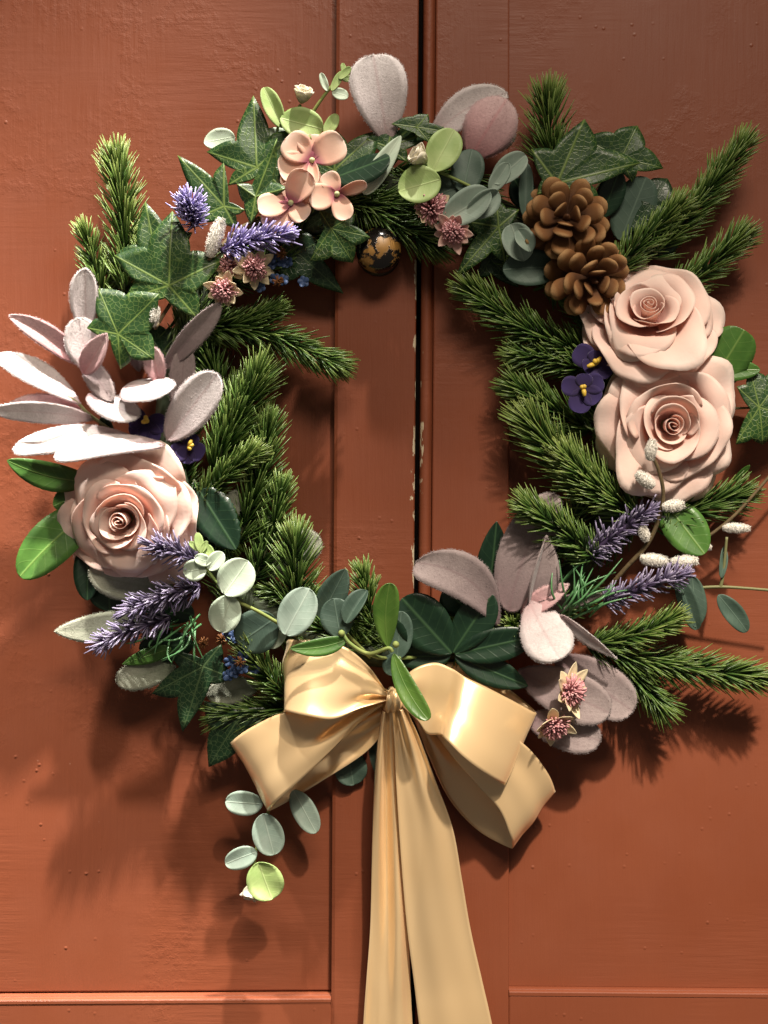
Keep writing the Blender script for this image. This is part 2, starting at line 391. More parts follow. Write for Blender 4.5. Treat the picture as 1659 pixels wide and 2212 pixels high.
# knob
def lathe(name, anchor, prof, mat, parent, axis=(0, 0, 1), n=40, **props):
    ez = nz(axis); ex = nz(np.cross((0, 1, .01), ez)); ey = np.cross(ez, ex); a = np.arange(n)*2*math.pi/n
    L = np.concatenate([r*(np.cos(a)[:, None]*ex+np.sin(a)[:, None]*ey)+z*ez for r, z in prof])
    F = [f[::-1] for f in grid_faces(len(prof), n, True)]
    return mk(name, loc2w(anchor, L), F, mat, parent, **props)
KA = (818, 552, 0)
ang = np.linspace(-.95, math.pi/2, 18)
kn = lathe('knob', KA, [(24, 14), (24, 26)]+[(max(.2, 48*math.cos(a)), 57+31*math.sin(a)) for a in ang], 'knob', DL, label='round wooden knob, black lacquer worn through to ochre')
lathe('collar', KA, [(1, -2), (44, -2), (46, 4), (44, 9), (40, 11), (39, 15), (30, 17), (1, 17)], 'knob_collar', kn)

# ---------------------------------------------------------------- the wreath
RC = (858, 912)
W = empty('wreath', at(RC[0], RC[1], 0), category='wreath',
          label='round artificial flower wreath of fir, ivy, pink roses and pine cones hanging on the door')
def leaf_geo(anchor, b, t, wid, nrm=(0, 0, 1), a=.6, bb=.6, arch=0, curl=0, fold=0, cup=0, side=0, roll=0, twist=0, wav=0, nu=15, nv=7, serr=0, notch=0):
    b = np.asarray(b, float); t = np.asarray(t, float); ax = t-b; Ln = np.linalg.norm(ax); ax = ax/Ln
    n0 = np.asarray(nrm, float); n0 = nz(n0-ax*np.dot(n0, ax)); w0 = np.cross(ax, n0)
    S = np.linspace(0.0, 1.0, nu); S = .5-.5*np.cos(S*math.pi)*1.0
    T = np.linspace(-1, 1, nv)
    pk = a/(a+bb); mx = pk**a*(1-pk)**bb
    ph = rng.uniform(0, 6.28); V = []; vv = []; vein = []; ee = []
    for s in S:
        wd = wid/2*max(.02, (max(s, 1e-4)**a*max(1-s, 1e-4)**bb)/mx)
        r = math.radians(roll+twist*(s-.5)); n = n0*math.cos(r)+w0*math.sin(r); ww = w0*math.cos(r)-n0*math.sin(r)
        c = b+ax*Ln*s+n*(arch*Ln*4*s*(1-s)-curl*Ln*s*s)+ww*side*Ln*4*s*(1-s)
        for q in T:
            e = abs(q)
            d = wd*q
            if serr and e > .99: d *= 1+serr*(((s*11) % 1)-.5)
            hh = fold*wd*e+cup*wd*e*e+wav*wid*math.sin(s*9+q*2.2+ph)*(.3+e)
            V.append(c+ww*d+n*hh-ax*(notch*Ln*e*0))
            vv.append(s); ee.append(e)
            vein.append(e*.5*(wd/(wid/2)+.1))
    return loc2w(anchor, V), grid_faces(nu, nv), {'v': vv, 'vein': vein, 'e': ee}
def leaf(name, mat, bs, tp, wid, parent=None, thick=1.3, **k):
    """a leaf from base (x, y, h) to tip (x, y, h), all in photo units"""
    lab = k.pop('label', None)
    if 'nrm' in k: wid *= 1.22
    roll = k.get('roll', 0); wid = wid/max(.35, math.cos(math.radians(roll)))
    V, F, A = leaf_geo(bs, (0, 0, 0), (tp[0]-bs[0], bs[1]-tp[1], tp[2]-bs[2]), wid, **k)
    o = mk(name, V, F, mat, parent or W, A, thick=thick*PX)
    if lab: o['label'] = lab
    return o
def oval(name, mat, c, h, rx, ry, ang, parent=None, **k):
    """round leaf: centre, half length rx along ang (degrees, 0 = right, 90 = up), half width ry"""
    a = math.radians(ang); dx, dy = math.cos(a)*rx, -math.sin(a)*rx; dh = k.pop('dh', 0)
    k.setdefault('a', .52); k.setdefault('bb', .48); k.setdefault('cup', .12); k.setdefault('nv', 9); k.setdefault('wav', rng.uniform(.01, .03)); k.setdefault('twist', rng.uniform(-25, 25)); k.setdefault('curl', rng.uniform(-.12, .18))
    return leaf(name, mat, (c[0]-dx, c[1]-dy, h-dh), (c[0]+dx, c[1]+dy, h+dh), 2*ry, parent, **k)

# wire ring that carries everything, touching the door
a = np.linspace(0, 2*math.pi, 90)
C = [at(RC[0]+490*math.cos(t), RC[1]+500*math.sin(t), 0)+np.array([0, -.0088, 0]) for t in a]
V, F = tube_w(C, .0085, 8); mk('ring', V, F, 'wire', W)

# --- fir sprigs
def fir(bs, tp, hw, bend=0, dens=1.0, lit_tone=.5, alpha=54, lab=None):
    b = np.array(bs, float); t = np.array(tp, float); mid = (b+t)/2
    d = t-b; Ln = np.linalg.norm(d); perp = np.array([-d[1], d[0], 0])/max(Ln, 1)
    n = 24; C = catmull([at(*b), at(*(mid+perp*bend)), at(*t)], n)
    e = empty('fir_sprig', at(*bs), W)
    if lab: e['label'] = lab
    s_ = sca(b[2]); V, F = tube_w(C, np.linspace(4.0, 2.4, n)*s_, 6); mk('stem', V, F, 'fir_stem', e)
    N = int(Ln*1.30*dens)+46
    s = np.concatenate([rng.uniform(.02, 1, N-26), rng.uniform(.93, 1, 26)]); N = len(s)
    P = np.stack([np.interp(s, np.linspace(0, 1, n), C[:, i]) for i in range(3)], -1)
    T = nz(np.gradient(C, axis=0)); T = nz(np.stack([np.interp(s, np.linspace(0, 1, n), T[:, i]) for i in range(3)], -1))
    ref = np.array([0, -1, 0.]); A = nz(np.cross(T, ref)); Bv = np.cross(T, A)
    phi = rng.uniform(0, 2*math.pi, N)
    al = np.radians(alpha+6-18*s-20*np.clip((s-.90)/.10, 0, 1)**1.5+rng.normal(0, 7, N))
    R = np.cos(phi)[:, None]*A+np.sin(phi)[:, None]*Bv
    D = T*np.cos(al)[:, None]+R*np.sin(al)[:, None]
    L = hw*s_*1.34*(1-.26*s**6)*rng.uniform(.74, 1.06, N)
    bendv = T*(L*.34)[:, None]+rng.normal(0, .05, (N, 3))*L[:, None]
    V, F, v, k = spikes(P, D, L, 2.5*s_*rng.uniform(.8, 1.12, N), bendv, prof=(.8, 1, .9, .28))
    r = np.clip(lit_tone*(.30+.72*s**1.7)+rng.normal(0, .22, N), 0, 1)  # sprig's light level put into needle colour, with paler new growth
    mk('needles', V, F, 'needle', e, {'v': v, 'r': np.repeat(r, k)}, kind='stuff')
    return e
FIRS = [  # base, tip, half width, bend, light level painted into the needles
 ((272, 660, 40), (252, 352, 62), 50, 6, .95), ((222, 660, 40), (187, 512, 58), 36, 4, 1.0), ((330, 660, 35), (305, 520, 45), 35, 0, .7),
 ((420, 700, 45), (718, 785, 75), 46, -22, .45), ((430, 720, 40), (590, 672, 60), 36, 8, .3), ((460, 1020, 40), (560, 815, 75), 56, 0, .5),
 ((510, 1180, 40), (580, 925, 60), 50, 10, .35), ((430, 1090, 55), (542, 985, 92), 38, -8, .8), ((545, 1260, 40), (605, 1064, 55), 42, 8, .4),
 ((640, 1330, 40), (636, 1180, 70), 56, 0, .45), ((625, 1510, 50), (540, 1402, 80), 46, -6, .7), ((812, 1380, 50), (785, 1247, 70), 36, 0, .5),
 ((640, 1530, 30), (480, 1545, 40), 42, 0, .3), ((470, 980, 35), (520, 850, 55), 45, 0, .3), ((480, 860, 30), (440, 740, 40), 45, 0, .2),
 ((1196, 370, 45), (1184, 228, 70), 55, -4, .9), ((1400, 560, 45), (1600, 322, 80), 46, 6, .75), ((1320, 600, 60), (1465, 452, 88), 42, -6, .6),
 ((1450, 640, 40), (1592, 520, 60), 46, 4, .45), ((1270, 770, 40), (1022, 632, 72), 50, -14, .55), ((1260, 800, 40), (1125, 768, 66), 42, 6, .55),
 ((1280, 930, 40), (1124, 838, 66), 50, -6, .45), ((1320, 1090, 50), (1152, 918, 84), 62, -8, .8), ((1380, 1120, 70), (1226, 992, 104), 50, -4, .95),
 ((1290, 1210, 84), (1146, 1098, 118), 46, 4, .5), ((1420, 1130, 30), (1590, 1072, 45), 50, 0, .25), ((1440, 1160, 50), (1432, 1010, 75), 28, 0, .5),
 ((1275, 1395, 70), (1448, 1340, 98), 38, 8, .9), ((1260, 1390, 50), (1630, 1462, 76), 46, 10, .55), ((1330, 1420, 35), (1425, 1522, 55), 46, 0, .35),
 ((1116, 1358, 30), (1108, 1352, 62), 30, 0, .9), ((760, 420, 35), (935, 525, 60), 46, 8, .25), ((700, 440, 30), (900, 440, 45), 46, 0, .2), ((1300, 720, 30), (1220, 600, 50), 45, 0, .2),
 ((1110, 610, 40), (1010, 690, 40), 10, 0, .3)]
FIRS.pop()
for b, t, hw, bd, br in FIRS: fir(b, t, hw, bd, 1.0, br)
# sprigs that fill the body of the wreath round the ring
for i in range(46):
    th = i/46*2*math.pi+rng.uniform(-.05, .05); r = rng.uniform(425, 545)
    if abs(math.degrees(th)-90) < 10: r = 470
    x, y = RC[0]+r*math.cos(th), RC[1]+r*math.sin(th)*1.0
    d = th+(math.pi/2 if i % 2 else -math.pi/2)+rng.uniform(-.35, .55)*(1 if i % 2 else -1)
    Ln = rng.uniform(110, 150); h = rng.uniform(14, 34)
    fir((x-math.cos(d)*Ln/2, y-math.sin(d)*Ln/2, h), (x+math.cos(d)*Ln/2, y+math.sin(d)*Ln/2, h+10), 40, 0, .8, .15)  # low tone paints these sprigs dark, as shade in the gaps

# --- ivy leaves, traced lobe by lobe
def ivy(c, tips, h, mat='ivy', notch=.50, droop=.10, crease=.10, stem=True, wave=7):
    notch = min(.80, notch+.09)
    c = np.array(c, float); tips = [np.array(t if len(t) == 3 else (*t, 0), float) for t in tips]
    ang = lambda t: math.atan2(-(t[1]-c[1]), t[0]-c[0])
    tips.sort(key=ang); m = len(tips); A = [ang(t) for t in tips]; Ls = [np.hypot(*(t[:2]-c)) for t in tips]
    size = max(Ls); gaps = [(A[(i+1) % m]-A[i]) % (2*math.pi) for i in range(m)]; ib = int(np.argmax(gaps))
    out = []; axis = []; nh = 8
    def notchp(i):
        g = gaps[i]; am = A[i]+g/2; r = min(Ls[i], Ls[(i+1) % m])*notch*(1.05 if g < 1.3 else .92)
        if i == ib and g > 1.7: r = min(Ls[i], Ls[(i+1) % m])*.30
        return c+np.array([math.cos(am), -math.sin(am)])*r
    N = [notchp(i) for i in range(m)]
    for i in range(m):
        p0, p2, t = N[i-1], N[i], tips[i][:2]
        ax = (t-c)/Ls[i]
        for p, rev in ((p0, False), (p2, True)):
            foot = c+ax*np.dot(p-c, ax); off = p-foot
            a0_ = np.dot(p-c, ax); c1 = c+ax*(a0_*.62+Ls[i]*.38)+off*1.02; c2 = c+ax*(a0_*.25+Ls[i]*.75)+off*.34
            q = [(1-s)**3*p+3*s*(1-s)**2*c1+3*s*s*(1-s)*c2+s**3*t for s in np.linspace(0, 1, nh+1)]
            seq = q[:-1] if not rev else q[::-1][:-1]
            for s_ in seq: out.append(s_); axis.append(i)
    out = np.array(out); K = len(out); rings = np.array([.0, .14, .3, .48, .66, .84, 1.0])
    ph = rng.uniform(0, 6.28, 3); V = []; vein = []; vv = []
    for f in rings:
        for j in range(K):
            p = c+(out[j]-c)*f; i = axis[j]; ax = (tips[i][:2]-c)/Ls[i]
            al = np.dot(p-c, ax); d = abs((p-c)[0]*ax[1]-(p-c)[1]*ax[0])
            rr = np.hypot(*(p-c))/size
            hh = tips[i][2]*max(0, al/Ls[i])**1.5-droop*size*rr**2+crease*d*(1.0 if True else 0)
            hh += wave*math.sin(p[0]*.035+ph[0])*math.sin(p[1]*.04+ph[1])*rr
            V.append((p[0]-c[0], -(p[1]-c[1]), hh)); vein.append(d/size+.006*rr); vv.append(f)
    F = [f[::-1] for f in grid_faces(len(rings), K, True)]
    an = (c[0], c[1], h)
    o = mk('ivy_leaf', loc2w(an, V), F, mat, W, {'vein': vein, 'v': vv}, thick=1.2*PX)
    if stem:
        d = np.array(RC, float)-c; rr = np.hypot(*d); ring = np.array(RC)-d/rr*490
        e = c+(ring-c)*min(1, 110/max(1, np.hypot(*(ring-c))))
        tube('leaf_stalk', [(c[0], c[1], h-1.5), ((c[0]*.6+e[0]*.4), (c[1]*.6+e[1]*.4), h*.55), (e[0], e[1], 24)], [2.4, 2.8], 'olive_stem', o)
    return o
ivy((365, 617), [(371, 453, 10), (479, 560, 0), (246, 551, 6), (428, 690, -6), (268, 648, -4)], 118, notch=.56)
ivy((345, 590), [(312, 433, 8), (250, 545, 0), (415, 500, 0), (330, 650, 0)], 92, notch=.6)
ivy((255, 722), [(345, 636, 14), (211, 622, 8), (334, 777, 4), (258, 796, -6), (186, 708, 0)], 132, notch=.66)
ivy((484, 446), [(382, 333, 0), (484, 350, 10), (530, 455, 6), (508, 492, 0), (408, 478, 0)], 96, notch=.55)
ivy((555, 362), [(546, 202, -4), (445, 326, 0), (643, 282, 6), (620, 412, 6), (492, 400, 0)], 100, notch=.50)
ivy((552, 425), [(600, 302, 26), (622, 408, 10), (541, 484, 0), (512, 398, 6)], 124, notch=.52, crease=-.3)
ivy((715, 494), [(690, 455, 0), (800, 514, 8), (762, 566, 4), (670, 563, 0), (768, 462, 4)], 88, notch=.60)
ivy((640, 545), [(742, 632, -6), (600, 480, 0), (700, 520, 0), (600, 610, 0)], 52, 'ivy_dark', notch=.62)
ivy((722, 368), [(818, 277, 0), (728, 283, 0), (832, 385, 8), (650, 330, 0), (700, 425, 0)], 84, notch=.62)
ivy((838, 318), [(905, 262, 10), (960, 270, 0), (850, 262, 0), (790, 300, 0), (880, 350, 0)], 78, notch=.6)
ivy((900, 275), [(925, 246, 0), (985, 288, 4), (845, 268, 4), (930, 310, 0)], 92, notch=.6)
ivy((1077, 490), [(984, 599, 10), (1092, 566, 0), (1122, 452, 0), (1010, 478, 0), (1072, 428, 0)], 84, notch=.58)
ivy((1203, 396), [(1262, 258, 10), (1386, 350, 8), (1296, 432, 0), (1147, 322, 4), (1160, 420, 0)], 112, notch=.62)
ivy((1342, 342), [(1378, 270, 4), (1257, 296, 0), (1434, 363, 0), (1366, 392, 0)], 84, notch=.66)
ivy((1408, 440), [(1444, 384, 0), (1472, 470, 0), (1360, 500, 0), (1368, 388, 0), (1430, 520, 0)], 66, 'ivy_dark', notch=.66)
ivy((1640, 880), [(1590, 960, 0), (1592, 835, 0), (1700, 800, 6), (1720, 905, 0), (1650, 960, 0), (1622, 800, 0)], 60, notch=.74)
ivy((439, 1440), [(394, 1582, 4), (502, 1466, 0), (478, 1392, 0), (326, 1500, -4), (370, 1405, 0)], 84, 'ivy_dark', notch=.54)
ivy((510, 1560), [(450, 1658, 6), (440, 1515, 0), (590, 1530, 0), (560, 1620, 0)], 54, 'ivy_dark', notch=.62)
ivy((350, 760), [(420, 720, 0), (300, 700, 0), (440, 800, 0), (330, 850, 0)], 44, 'ivy_dark', notch=.6)
ivy((1060, 560), [(1130, 540, 0), (1120, 620, 0), (1030, 600, 0), (1080, 480, 0)], 46, 'ivy_dark', notch=.6)
ivy((720, 455), [(650, 500, 0), (790, 470, 0), (690, 400, 0), (740, 520, 0)], 44, 'ivy_dark', notch=.6)

# --- plain leaves: kind, material, base, tip, width, options
FE = dict(a=.75, bb=.55, thick=2.0, nv=9, fold=.10, wav=.012)
LEAVES = [
 # silver felt leaves, top
 ('felt_leaf', 'felt_silver', (838, 312, 70), (806, 132, 108), 100, dict(nrm=(-.1, .75, 1), a=.85, bb=.40, cup=.10, arch=.05)),
 ('felt_leaf', 'felt_silver', (930, 300, 60), (1092, 208, 82), 78, dict(a=.7, bb=.5, side=-.08, cup=.15)),
 ('felt_leaf', 'felt_pink', (1018, 338, 80), (1092, 222, 104), 112, dict(a=.6, bb=.5, cup=-.12, fold=-.15, arch=.10)),
 ('felt_leaf', 'felt_green', (1060, 330, 60), (1108, 280, 70), 40, {}),
 # left cluster
 ('felt_leaf', 'felt_silver', (186, 720, 100), (190, 586, 128), 52, dict(nrm=(-.1, .75, 1), cup=.25)),
 ('felt_leaf', 'felt_pink', (182, 790, 98), (31, 687, 132), 50, dict(a=.7, bb=.7, fold=.45, side=.05)),
 ('felt_leaf', 'felt_silver', (196, 800, 105), (172, 690, 120), 66, dict(nrm=(-.1, .75, 1), a=.6, bb=.5)),
 ('felt_leaf', 'felt_pink', (182, 806, 110), (237, 727, 146), 48, dict(a=.6, bb=.7, fold=.55)),
 ('felt_leaf', 'felt_mauve', (178, 770, 96), (248, 868, 120), 50, dict(a=.7, bb=.6)),
 ('felt_leaf', 'felt_mauve', (350, 800, 80), (480, 662, 120), 46, dict(a=.8, bb=.6, fold=.35, roll=25)),
 ('felt_leaf', 'felt_silver', (172, 872, 100), (-2, 772, 138), 54, dict(nrm=(-.1, .75, 1), a=.8, bb=.6, side=.06)),
 ('felt_leaf', 'felt_silver', (205, 905, 80), (-6, 892, 140), 44, dict(a=.8, bb=.7, arch=.18, roll=-25, side=.10)),
 ('felt_leaf', 'felt_pink', (180, 882, 84), (18, 884, 118), 36, dict(a=.8, bb=.7, side=.08, fold=.4)),
 ('felt_leaf', 'felt_silver', (262, 846, 120), (382, 836, 146), 72, dict(nrm=(-.1, .75, 1), a=.42, bb=.55, roll=-14, cup=-.15)),
 ('felt_leaf', 'felt_silver', (190, 855, 112), (302, 902, 132), 58, dict(nrm=(-.1, .75, 1), a=.55, bb=.45, cup=-.15, roll=-8)),
 ('felt_leaf', 'felt_silver', (362, 950, 96), (474, 812, 134), 90, dict(a=.6, bb=.45, cup=.12)),
 ('felt_leaf', 'felt_mauve', (385, 905, 70), (404, 745, 92), 55, dict(a=.7, bb=.55)),
 ('felt_leaf', 'felt_pink', (345, 830, 104), (330, 752, 122), 44, dict(fold=.5)),
 ('felt_leaf', 'felt_mauve', (300, 800, 60), (292, 700, 84), 50, dict(fold=.3)),
 ('felt_leaf', 'felt_silver', (300, 955, 118), (38, 972, 150), 62, dict(nrm=(-.1, .75, 1), a=.55, bb=.38, cup=-.2, side=.10)),
 ('felt_leaf', 'felt_silver', (352, 962, 138), (128, 988, 178), 52, dict(nrm=(-.1, .75, 1), a=.6, bb=.38, cup=-.2, side=.09)),
 ('felt_leaf', 'felt_green', (372, 1268, 58), (198, 1232, 82), 78, dict(a=.6, bb=.45, side=-.06)),
 ('felt_leaf', 'felt_green', (316, 1338, 66), (124, 1362, 84), 66, dict(a=.6, bb=.75, side=-.03)),
 ('felt_leaf', 'felt_green', (378, 1440, 48), (257, 1468, 70), 62, dict(a=.55, bb=.42)),
 ('felt_leaf', 'felt_green', (570, 1240, 40), (690, 1160, 58), 74, dict(a=.6, bb=.38)),
 ('felt_leaf', 'felt_green', (480, 1150, 50), (512, 1062, 70), 42, {}),
 ('felt_leaf', 'felt_green', (560, 1480, 40), (450, 1500, 50), 60, {}),
 # lower right
 ('felt_leaf', 'felt_mauve', (1078, 1352, 70), (898, 1214, 112), 100, dict(a=.8, bb=.38, side=.17, cup=.12, arch=.08)),
 ('felt_leaf', 'felt_mauve', (1098, 1320, 76), (1196, 1066, 84), 118, dict(a=.5, bb=.5, side=-.04)),
 ('felt_leaf', 'felt_mauve', (1142, 1316, 84), (1176, 1158, 118), 62, dict(a=.8, bb=.9, fold=.9, roll=30)),
 ('felt_leaf', 'felt_pink', (1128, 1325, 84), (1224, 1262, 110), 44, dict(a=.7, bb=.8, fold=.5, roll=-20)),
 ('felt_leaf', 'felt_mauve', (1140, 1312, 80), (1300, 1282, 96), 34, dict(a=.7, bb=.9, fold=.5, roll=30)),
 ('felt_leaf', 'felt_silver', (1143, 1300, 104), (1206, 1420, 136), 92, dict(nrm=(-.1, .75, 1), a=.75, bb=.42, side=.02, cup=-.15)),
 ('felt_leaf', 'felt_silver', (1212, 1330, 108), (1328, 1420, 124), 26, dict(a=.5, bb=.9, roll=40, fold=.5)),
 ('felt_leaf', 'felt_mauve', (1200, 1420, 58), (1362, 1532, 84), 108, dict(a=.65, bb=.42, cup=.1)),
 ('felt_leaf', 'felt_mauve', (1120, 1450, 66), (1312, 1536, 94), 104, dict(a=.65, bb=.42, cup=.1)),
 ('felt_leaf', 'felt_mauve', (1140, 1550, 58), (1292, 1596, 82), 86, dict(a=.6, bb=.42, cup=.1)),
 # green rose leaves
 ('rose_leaf', 'rose_leaf', (190, 1040, 60), (26, 996, 100), 62, dict(a=.55, bb=.7, fold=.2, side=-.06)),
 ('rose_leaf', 'rose_leaf', (200, 1098, 60), (54, 1244, 104), 100, dict(a=.5, bb=.5, fold=.15, side=.03)),
 ('rose_leaf', 'rose_leaf', (190, 1060, 50), (118, 1094, 60), 60, {}),
 ('rose_leaf', 'dark_leaf', (190, 1170, 50), (192, 1296, 66), 60, dict(fold=.2)),
 ('rose_leaf', 'dark_leaf', (230, 1230, 44), (240, 1320, 52), 90, {}),
 ('rose_leaf', 'dark_leaf', (430, 1060, 88), (512, 1186, 108), 92, dict(a=.45, bb=.65, serr=.14, fold=.18, nu=40)),
 ('rose_leaf', 'rose_leaf', (1530, 840, 60), (1602, 716, 84), 104, dict(a=.5, bb=.35, fold=-.2)),
 ('rose_leaf', 'rose_leaf', (1500, 800, 56), (1640, 800, 64), 50, dict(fold=.2)),
 ('rose_leaf', 'rose_leaf', (1440, 1090, 62), (1516, 1196, 88), 92, dict(a=.5, bb=.55, fold=.15)),
 ('rose_leaf', 'rose_leaf', (1585, 1040, 30), (1612, 1006, 60), 14, {}),
 ('rose_leaf', 'dark_leaf', (1056, 1300, 50), (1070, 1126, 84), 72, dict(a=.55, bb=.8, fold=.3)),
 ('rose_leaf', 'dark_leaf', (300, 1400, 50), (420, 1390, 60), 70, {}),
 ('rose_leaf', 'rose_leaf', (370, 1400, 64), (265, 1434, 72), 36, dict(bb=.9)),
 ('rose_leaf', 'dark_leaf', (240, 960, 50), (228, 898, 80), 30, {}),
 # dark palmate leaf behind the bow
 ('palmate_leaflet', 'dark_leaf', (976, 1412, 84), (868, 1292, 92), 110, dict(a=.7, bb=.5, fold=.2)),
 ('palmate_leaflet', 'dark_leaf', (978, 1410, 82), (1062, 1282, 96), 84, dict(a=.7, bb=.55, fold=.2)),
 ('palmate_leaflet', 'dark_leaf', (982, 1413, 84), (1160, 1372, 96), 74, dict(a=.7, bb=.7, fold=.25)),
 ('palmate_leaflet', 'dark_leaf', (982, 1416, 80), (1140, 1482, 84), 66, dict(a=.7, bb=.8, fold=.25)),
 ('palmate_leaflet', 'dark_leaf', (974, 1416, 78), (850, 1420, 70), 60, dict(a=.7, bb=.8, fold=.25)),
 ('palmate_leaflet', 'dark_leaf', (1010, 1320, 50), (960, 1270, 62), 80, {}),
 ('palmate_leaflet', 'eucalyptus_dark', (690, 1340, 60), (748, 1228, 84), 62, dict(a=.7, bb=.7, fold=.3)),
 ('rose_leaf', 'eucalyptus_dark', (1340, 520, 52), (1392, 388, 74), 92, dict(a=.5, bb=.45)),
 ('rose_leaf', 'dark_leaf', (1300, 470, 60), (1334, 372, 82), 60, dict(fold=.2)),
 ('rose_leaf', 'dark_leaf', (1420, 560, 40), (1446, 452, 60), 76, dict(fold=.2)),
 ('rose_leaf', 'dark_leaf', (1150, 450, 46), (1108, 390, 62), 60, {}),
 ('rose_leaf', 'dark_leaf', (420, 1330, 40), (300, 1290, 52), 70, {}),
 ('rose_leaf', 'dark_leaf', (470, 1500, 36), (560, 1590, 44), 66, {}),
 # glossy folded leaf at the top
 ('rose_leaf', 'dark_leaf', (722, 384, 100), (842, 345, 122), 66, dict(nrm=(0, .6, 1), a=.45, bb=.5, fold=-.25)),
 ('rose_leaf', 'eucalyptus_pale', (786, 420, 98), (866, 296, 108), 44, dict(a=.5, bb=.7, fold=.3)),
 # mistletoe over the bow
 ('mistletoe_leaf', 'mistletoe', (838, 1398, 150), (842, 1258, 176), 56, dict(a=.75, bb=.45, side=-.05, cup=.3)),
 ('mistletoe_leaf', 'mistletoe', (850, 1412, 150), (924, 1550, 186), 46, dict(a=.6, bb=.40, side=.06, cup=.3)),
 ('mistletoe_leaf', 'rose_leaf', (748, 1382, 146), (628, 1398, 170), 40, dict(a=.55, bb=.75, side=-.06, fold=.3)),
]
for nm, mt, b, t, wd, k in LEAVES:
    kk = dict(FE) if nm == 'felt_leaf' else {}
    kk.update(k); o = leaf(nm, mt, b, t, wd, **kk)
    if nm == 'felt_leaf':
        me = o.data; nvx = len(me.vertices); co = np.zeros(nvx*3); me.vertices.foreach_get('co', co); co = co.reshape(-1, 3)
        no = np.zeros(nvx*3); me.vertices.foreach_get('normal', no); no = no.reshape(-1, 3); G = co.reshape(15, 9, 3)
        ed = np.concatenate([G[:, 0], G[::-1, -1]]); n2 = 420; tt = np.sort(rng.uniform(0, len(ed)-1.001, n2)); ii = tt.astype(int); ff = (tt-ii)[:, None]
        P1 = ed[ii]*(1-ff)+ed[ii+1]*ff; D1 = nz(P1-co.mean(0))+rng.normal(0, .35, (n2, 3))
        q1 = rng.integers(0, 14*9-1, 500); f1 = rng.uniform(0, 1, (500, 1)); P2 = co[q1]*(1-f1)+co[np.minimum(q1+10, nvx-1)]*f1
        ok = np.linalg.norm(co[q1]-co[np.minimum(q1+10, nvx-1)], axis=1) < .012; P2 = P2[ok]; D2 = no[q1][ok]*np.where(rng.uniform(size=(ok.sum(), 1)) < .5, 1, -1)+rng.normal(0, .6, (ok.sum(), 3))
        P = np.concatenate([P1, P2])+PW[o.name]; D = np.concatenate([D1, D2])
        V, F, v, kq = spikes(P, D, rng.uniform(1.8, 4.2, len(P))*PX, .42*PX, prof=(1, .5))
        ax_ = np.array(at(*t))-np.array(at(*b)); vv_ = np.clip(((P-at(*b))@ax_)/(ax_@ax_), 0, 1)
        mk('fuzz', V, F, mt, o, {'v': np.repeat(vv_*.8+.1, kq), 'vein': np.ones(len(V))}, kind='stuff')
tube('mistletoe_twig', [(742, 1372, 148), (758, 1392, 146), (796, 1412, 140), (838, 1400, 150), (848, 1408, 150)], [4, 4.5, 4], 'green_stem', W)
tube('mistletoe_twig', [(796, 1412, 140), (830, 1422, 120), (900, 1420, 70)], [4, 4], 'green_stem', W)
for p in ((738, 1368), (855, 1392)):
    lathe('mistletoe_bud', (p[0], p[1], 152), [(1, -8), (6, -5), (8, 0), (6, 5), (1, 8)], 'green_stem', W, axis=(.5, .7, .4), n=10)
tube('felt_stem', [(240, 930, 70), (190, 893, 92), (165, 868, 100), (130, 850, 108)], [4, 3], 'olive_stem', W)
tube('felt_stem', [(1130, 1360, 60), (1150, 1310, 84), (1168, 1260, 95), (1190, 1225, 90)], [4, 3], 'olive_stem', W)

# --- eucalyptus sprigs: stem with round leaves in pairs
def euc(label, stems, leaves, mat_stem='green_stem'):
    e = empty('eucalyptus_sprig', at(*stems[0][0]), W, label=label)
    for s in stems: tube('stem', s, [4.2, 3.0], mat_stem, e)
    for mt, c, h, rx, ry, an, k in leaves:
        oval('leaf', 'eucalyptus_'+mt, c, h, rx, ry, an, e, **dict(k))
    return e
def bud(parent, c, h, r, axis, n=6, name='bud'):
    e = empty(name, at(c[0], c[1], h), parent)
    ez = nz(axis); ex = nz(np.cross((.3, 1, .1), ez)); ey = np.cross(ez, ex)
    for i in range(n):
        a = i*2.4; op = .35+.5*(i/n); rad = np.cos(a)*ex+np.sin(a)*ey
        V, F, A = leaf_geo((c[0], c[1], h), (0, 0, 0), (ez*(1-op*.45)+rad*op*.8)*r, r*.75, nrm=ez-rad*.8, cup=.5, a=.6, bb=.45, nu=8, nv=5)
        mk('petal', V, F, 'cream', e, A, thick=1.2*PX)
e = euc('pale green eucalyptus tip reaching above the wreath', [[(640, 300, 70), (672, 248, 95), (705, 200, 108), (742, 158, 112)], [(600, 300, 80), (600, 270, 100)]], [
 ('lime', (590, 232), 104, 48, 20, 115, dict(fold=.5)), ('lime', (652, 268), 112, 48, 34, -15, dict(fold=.12)), ('pale', (608, 300), 92, 42, 22, -20, {}),
 ('pale', (700, 178), 112, 20, 8, 110, dict(fold=.3)), ('pale', (735, 203), 112, 18, 13, -15, {}),
 ('lime', (728, 175), 114, 24, 9, 60, {}), ('lime', (745, 158), 118, 17, 9, 45, {}), ('lime', (752, 170), 112, 14, 7, 5, {}), ('lime', (742, 148), 112, 12, 6, 100, {}),
 ('pale', (474, 302), 82, 34, 24, 10, {}), ('lime', (715, 270), 96, 26, 14, 60, {})])
bud(e, (650, 224), 108, 46, (.3, .9, .5), 8)
tube('bud_stem', [(632, 248, 100), (650, 226, 106)], 3, 'green_stem', e)
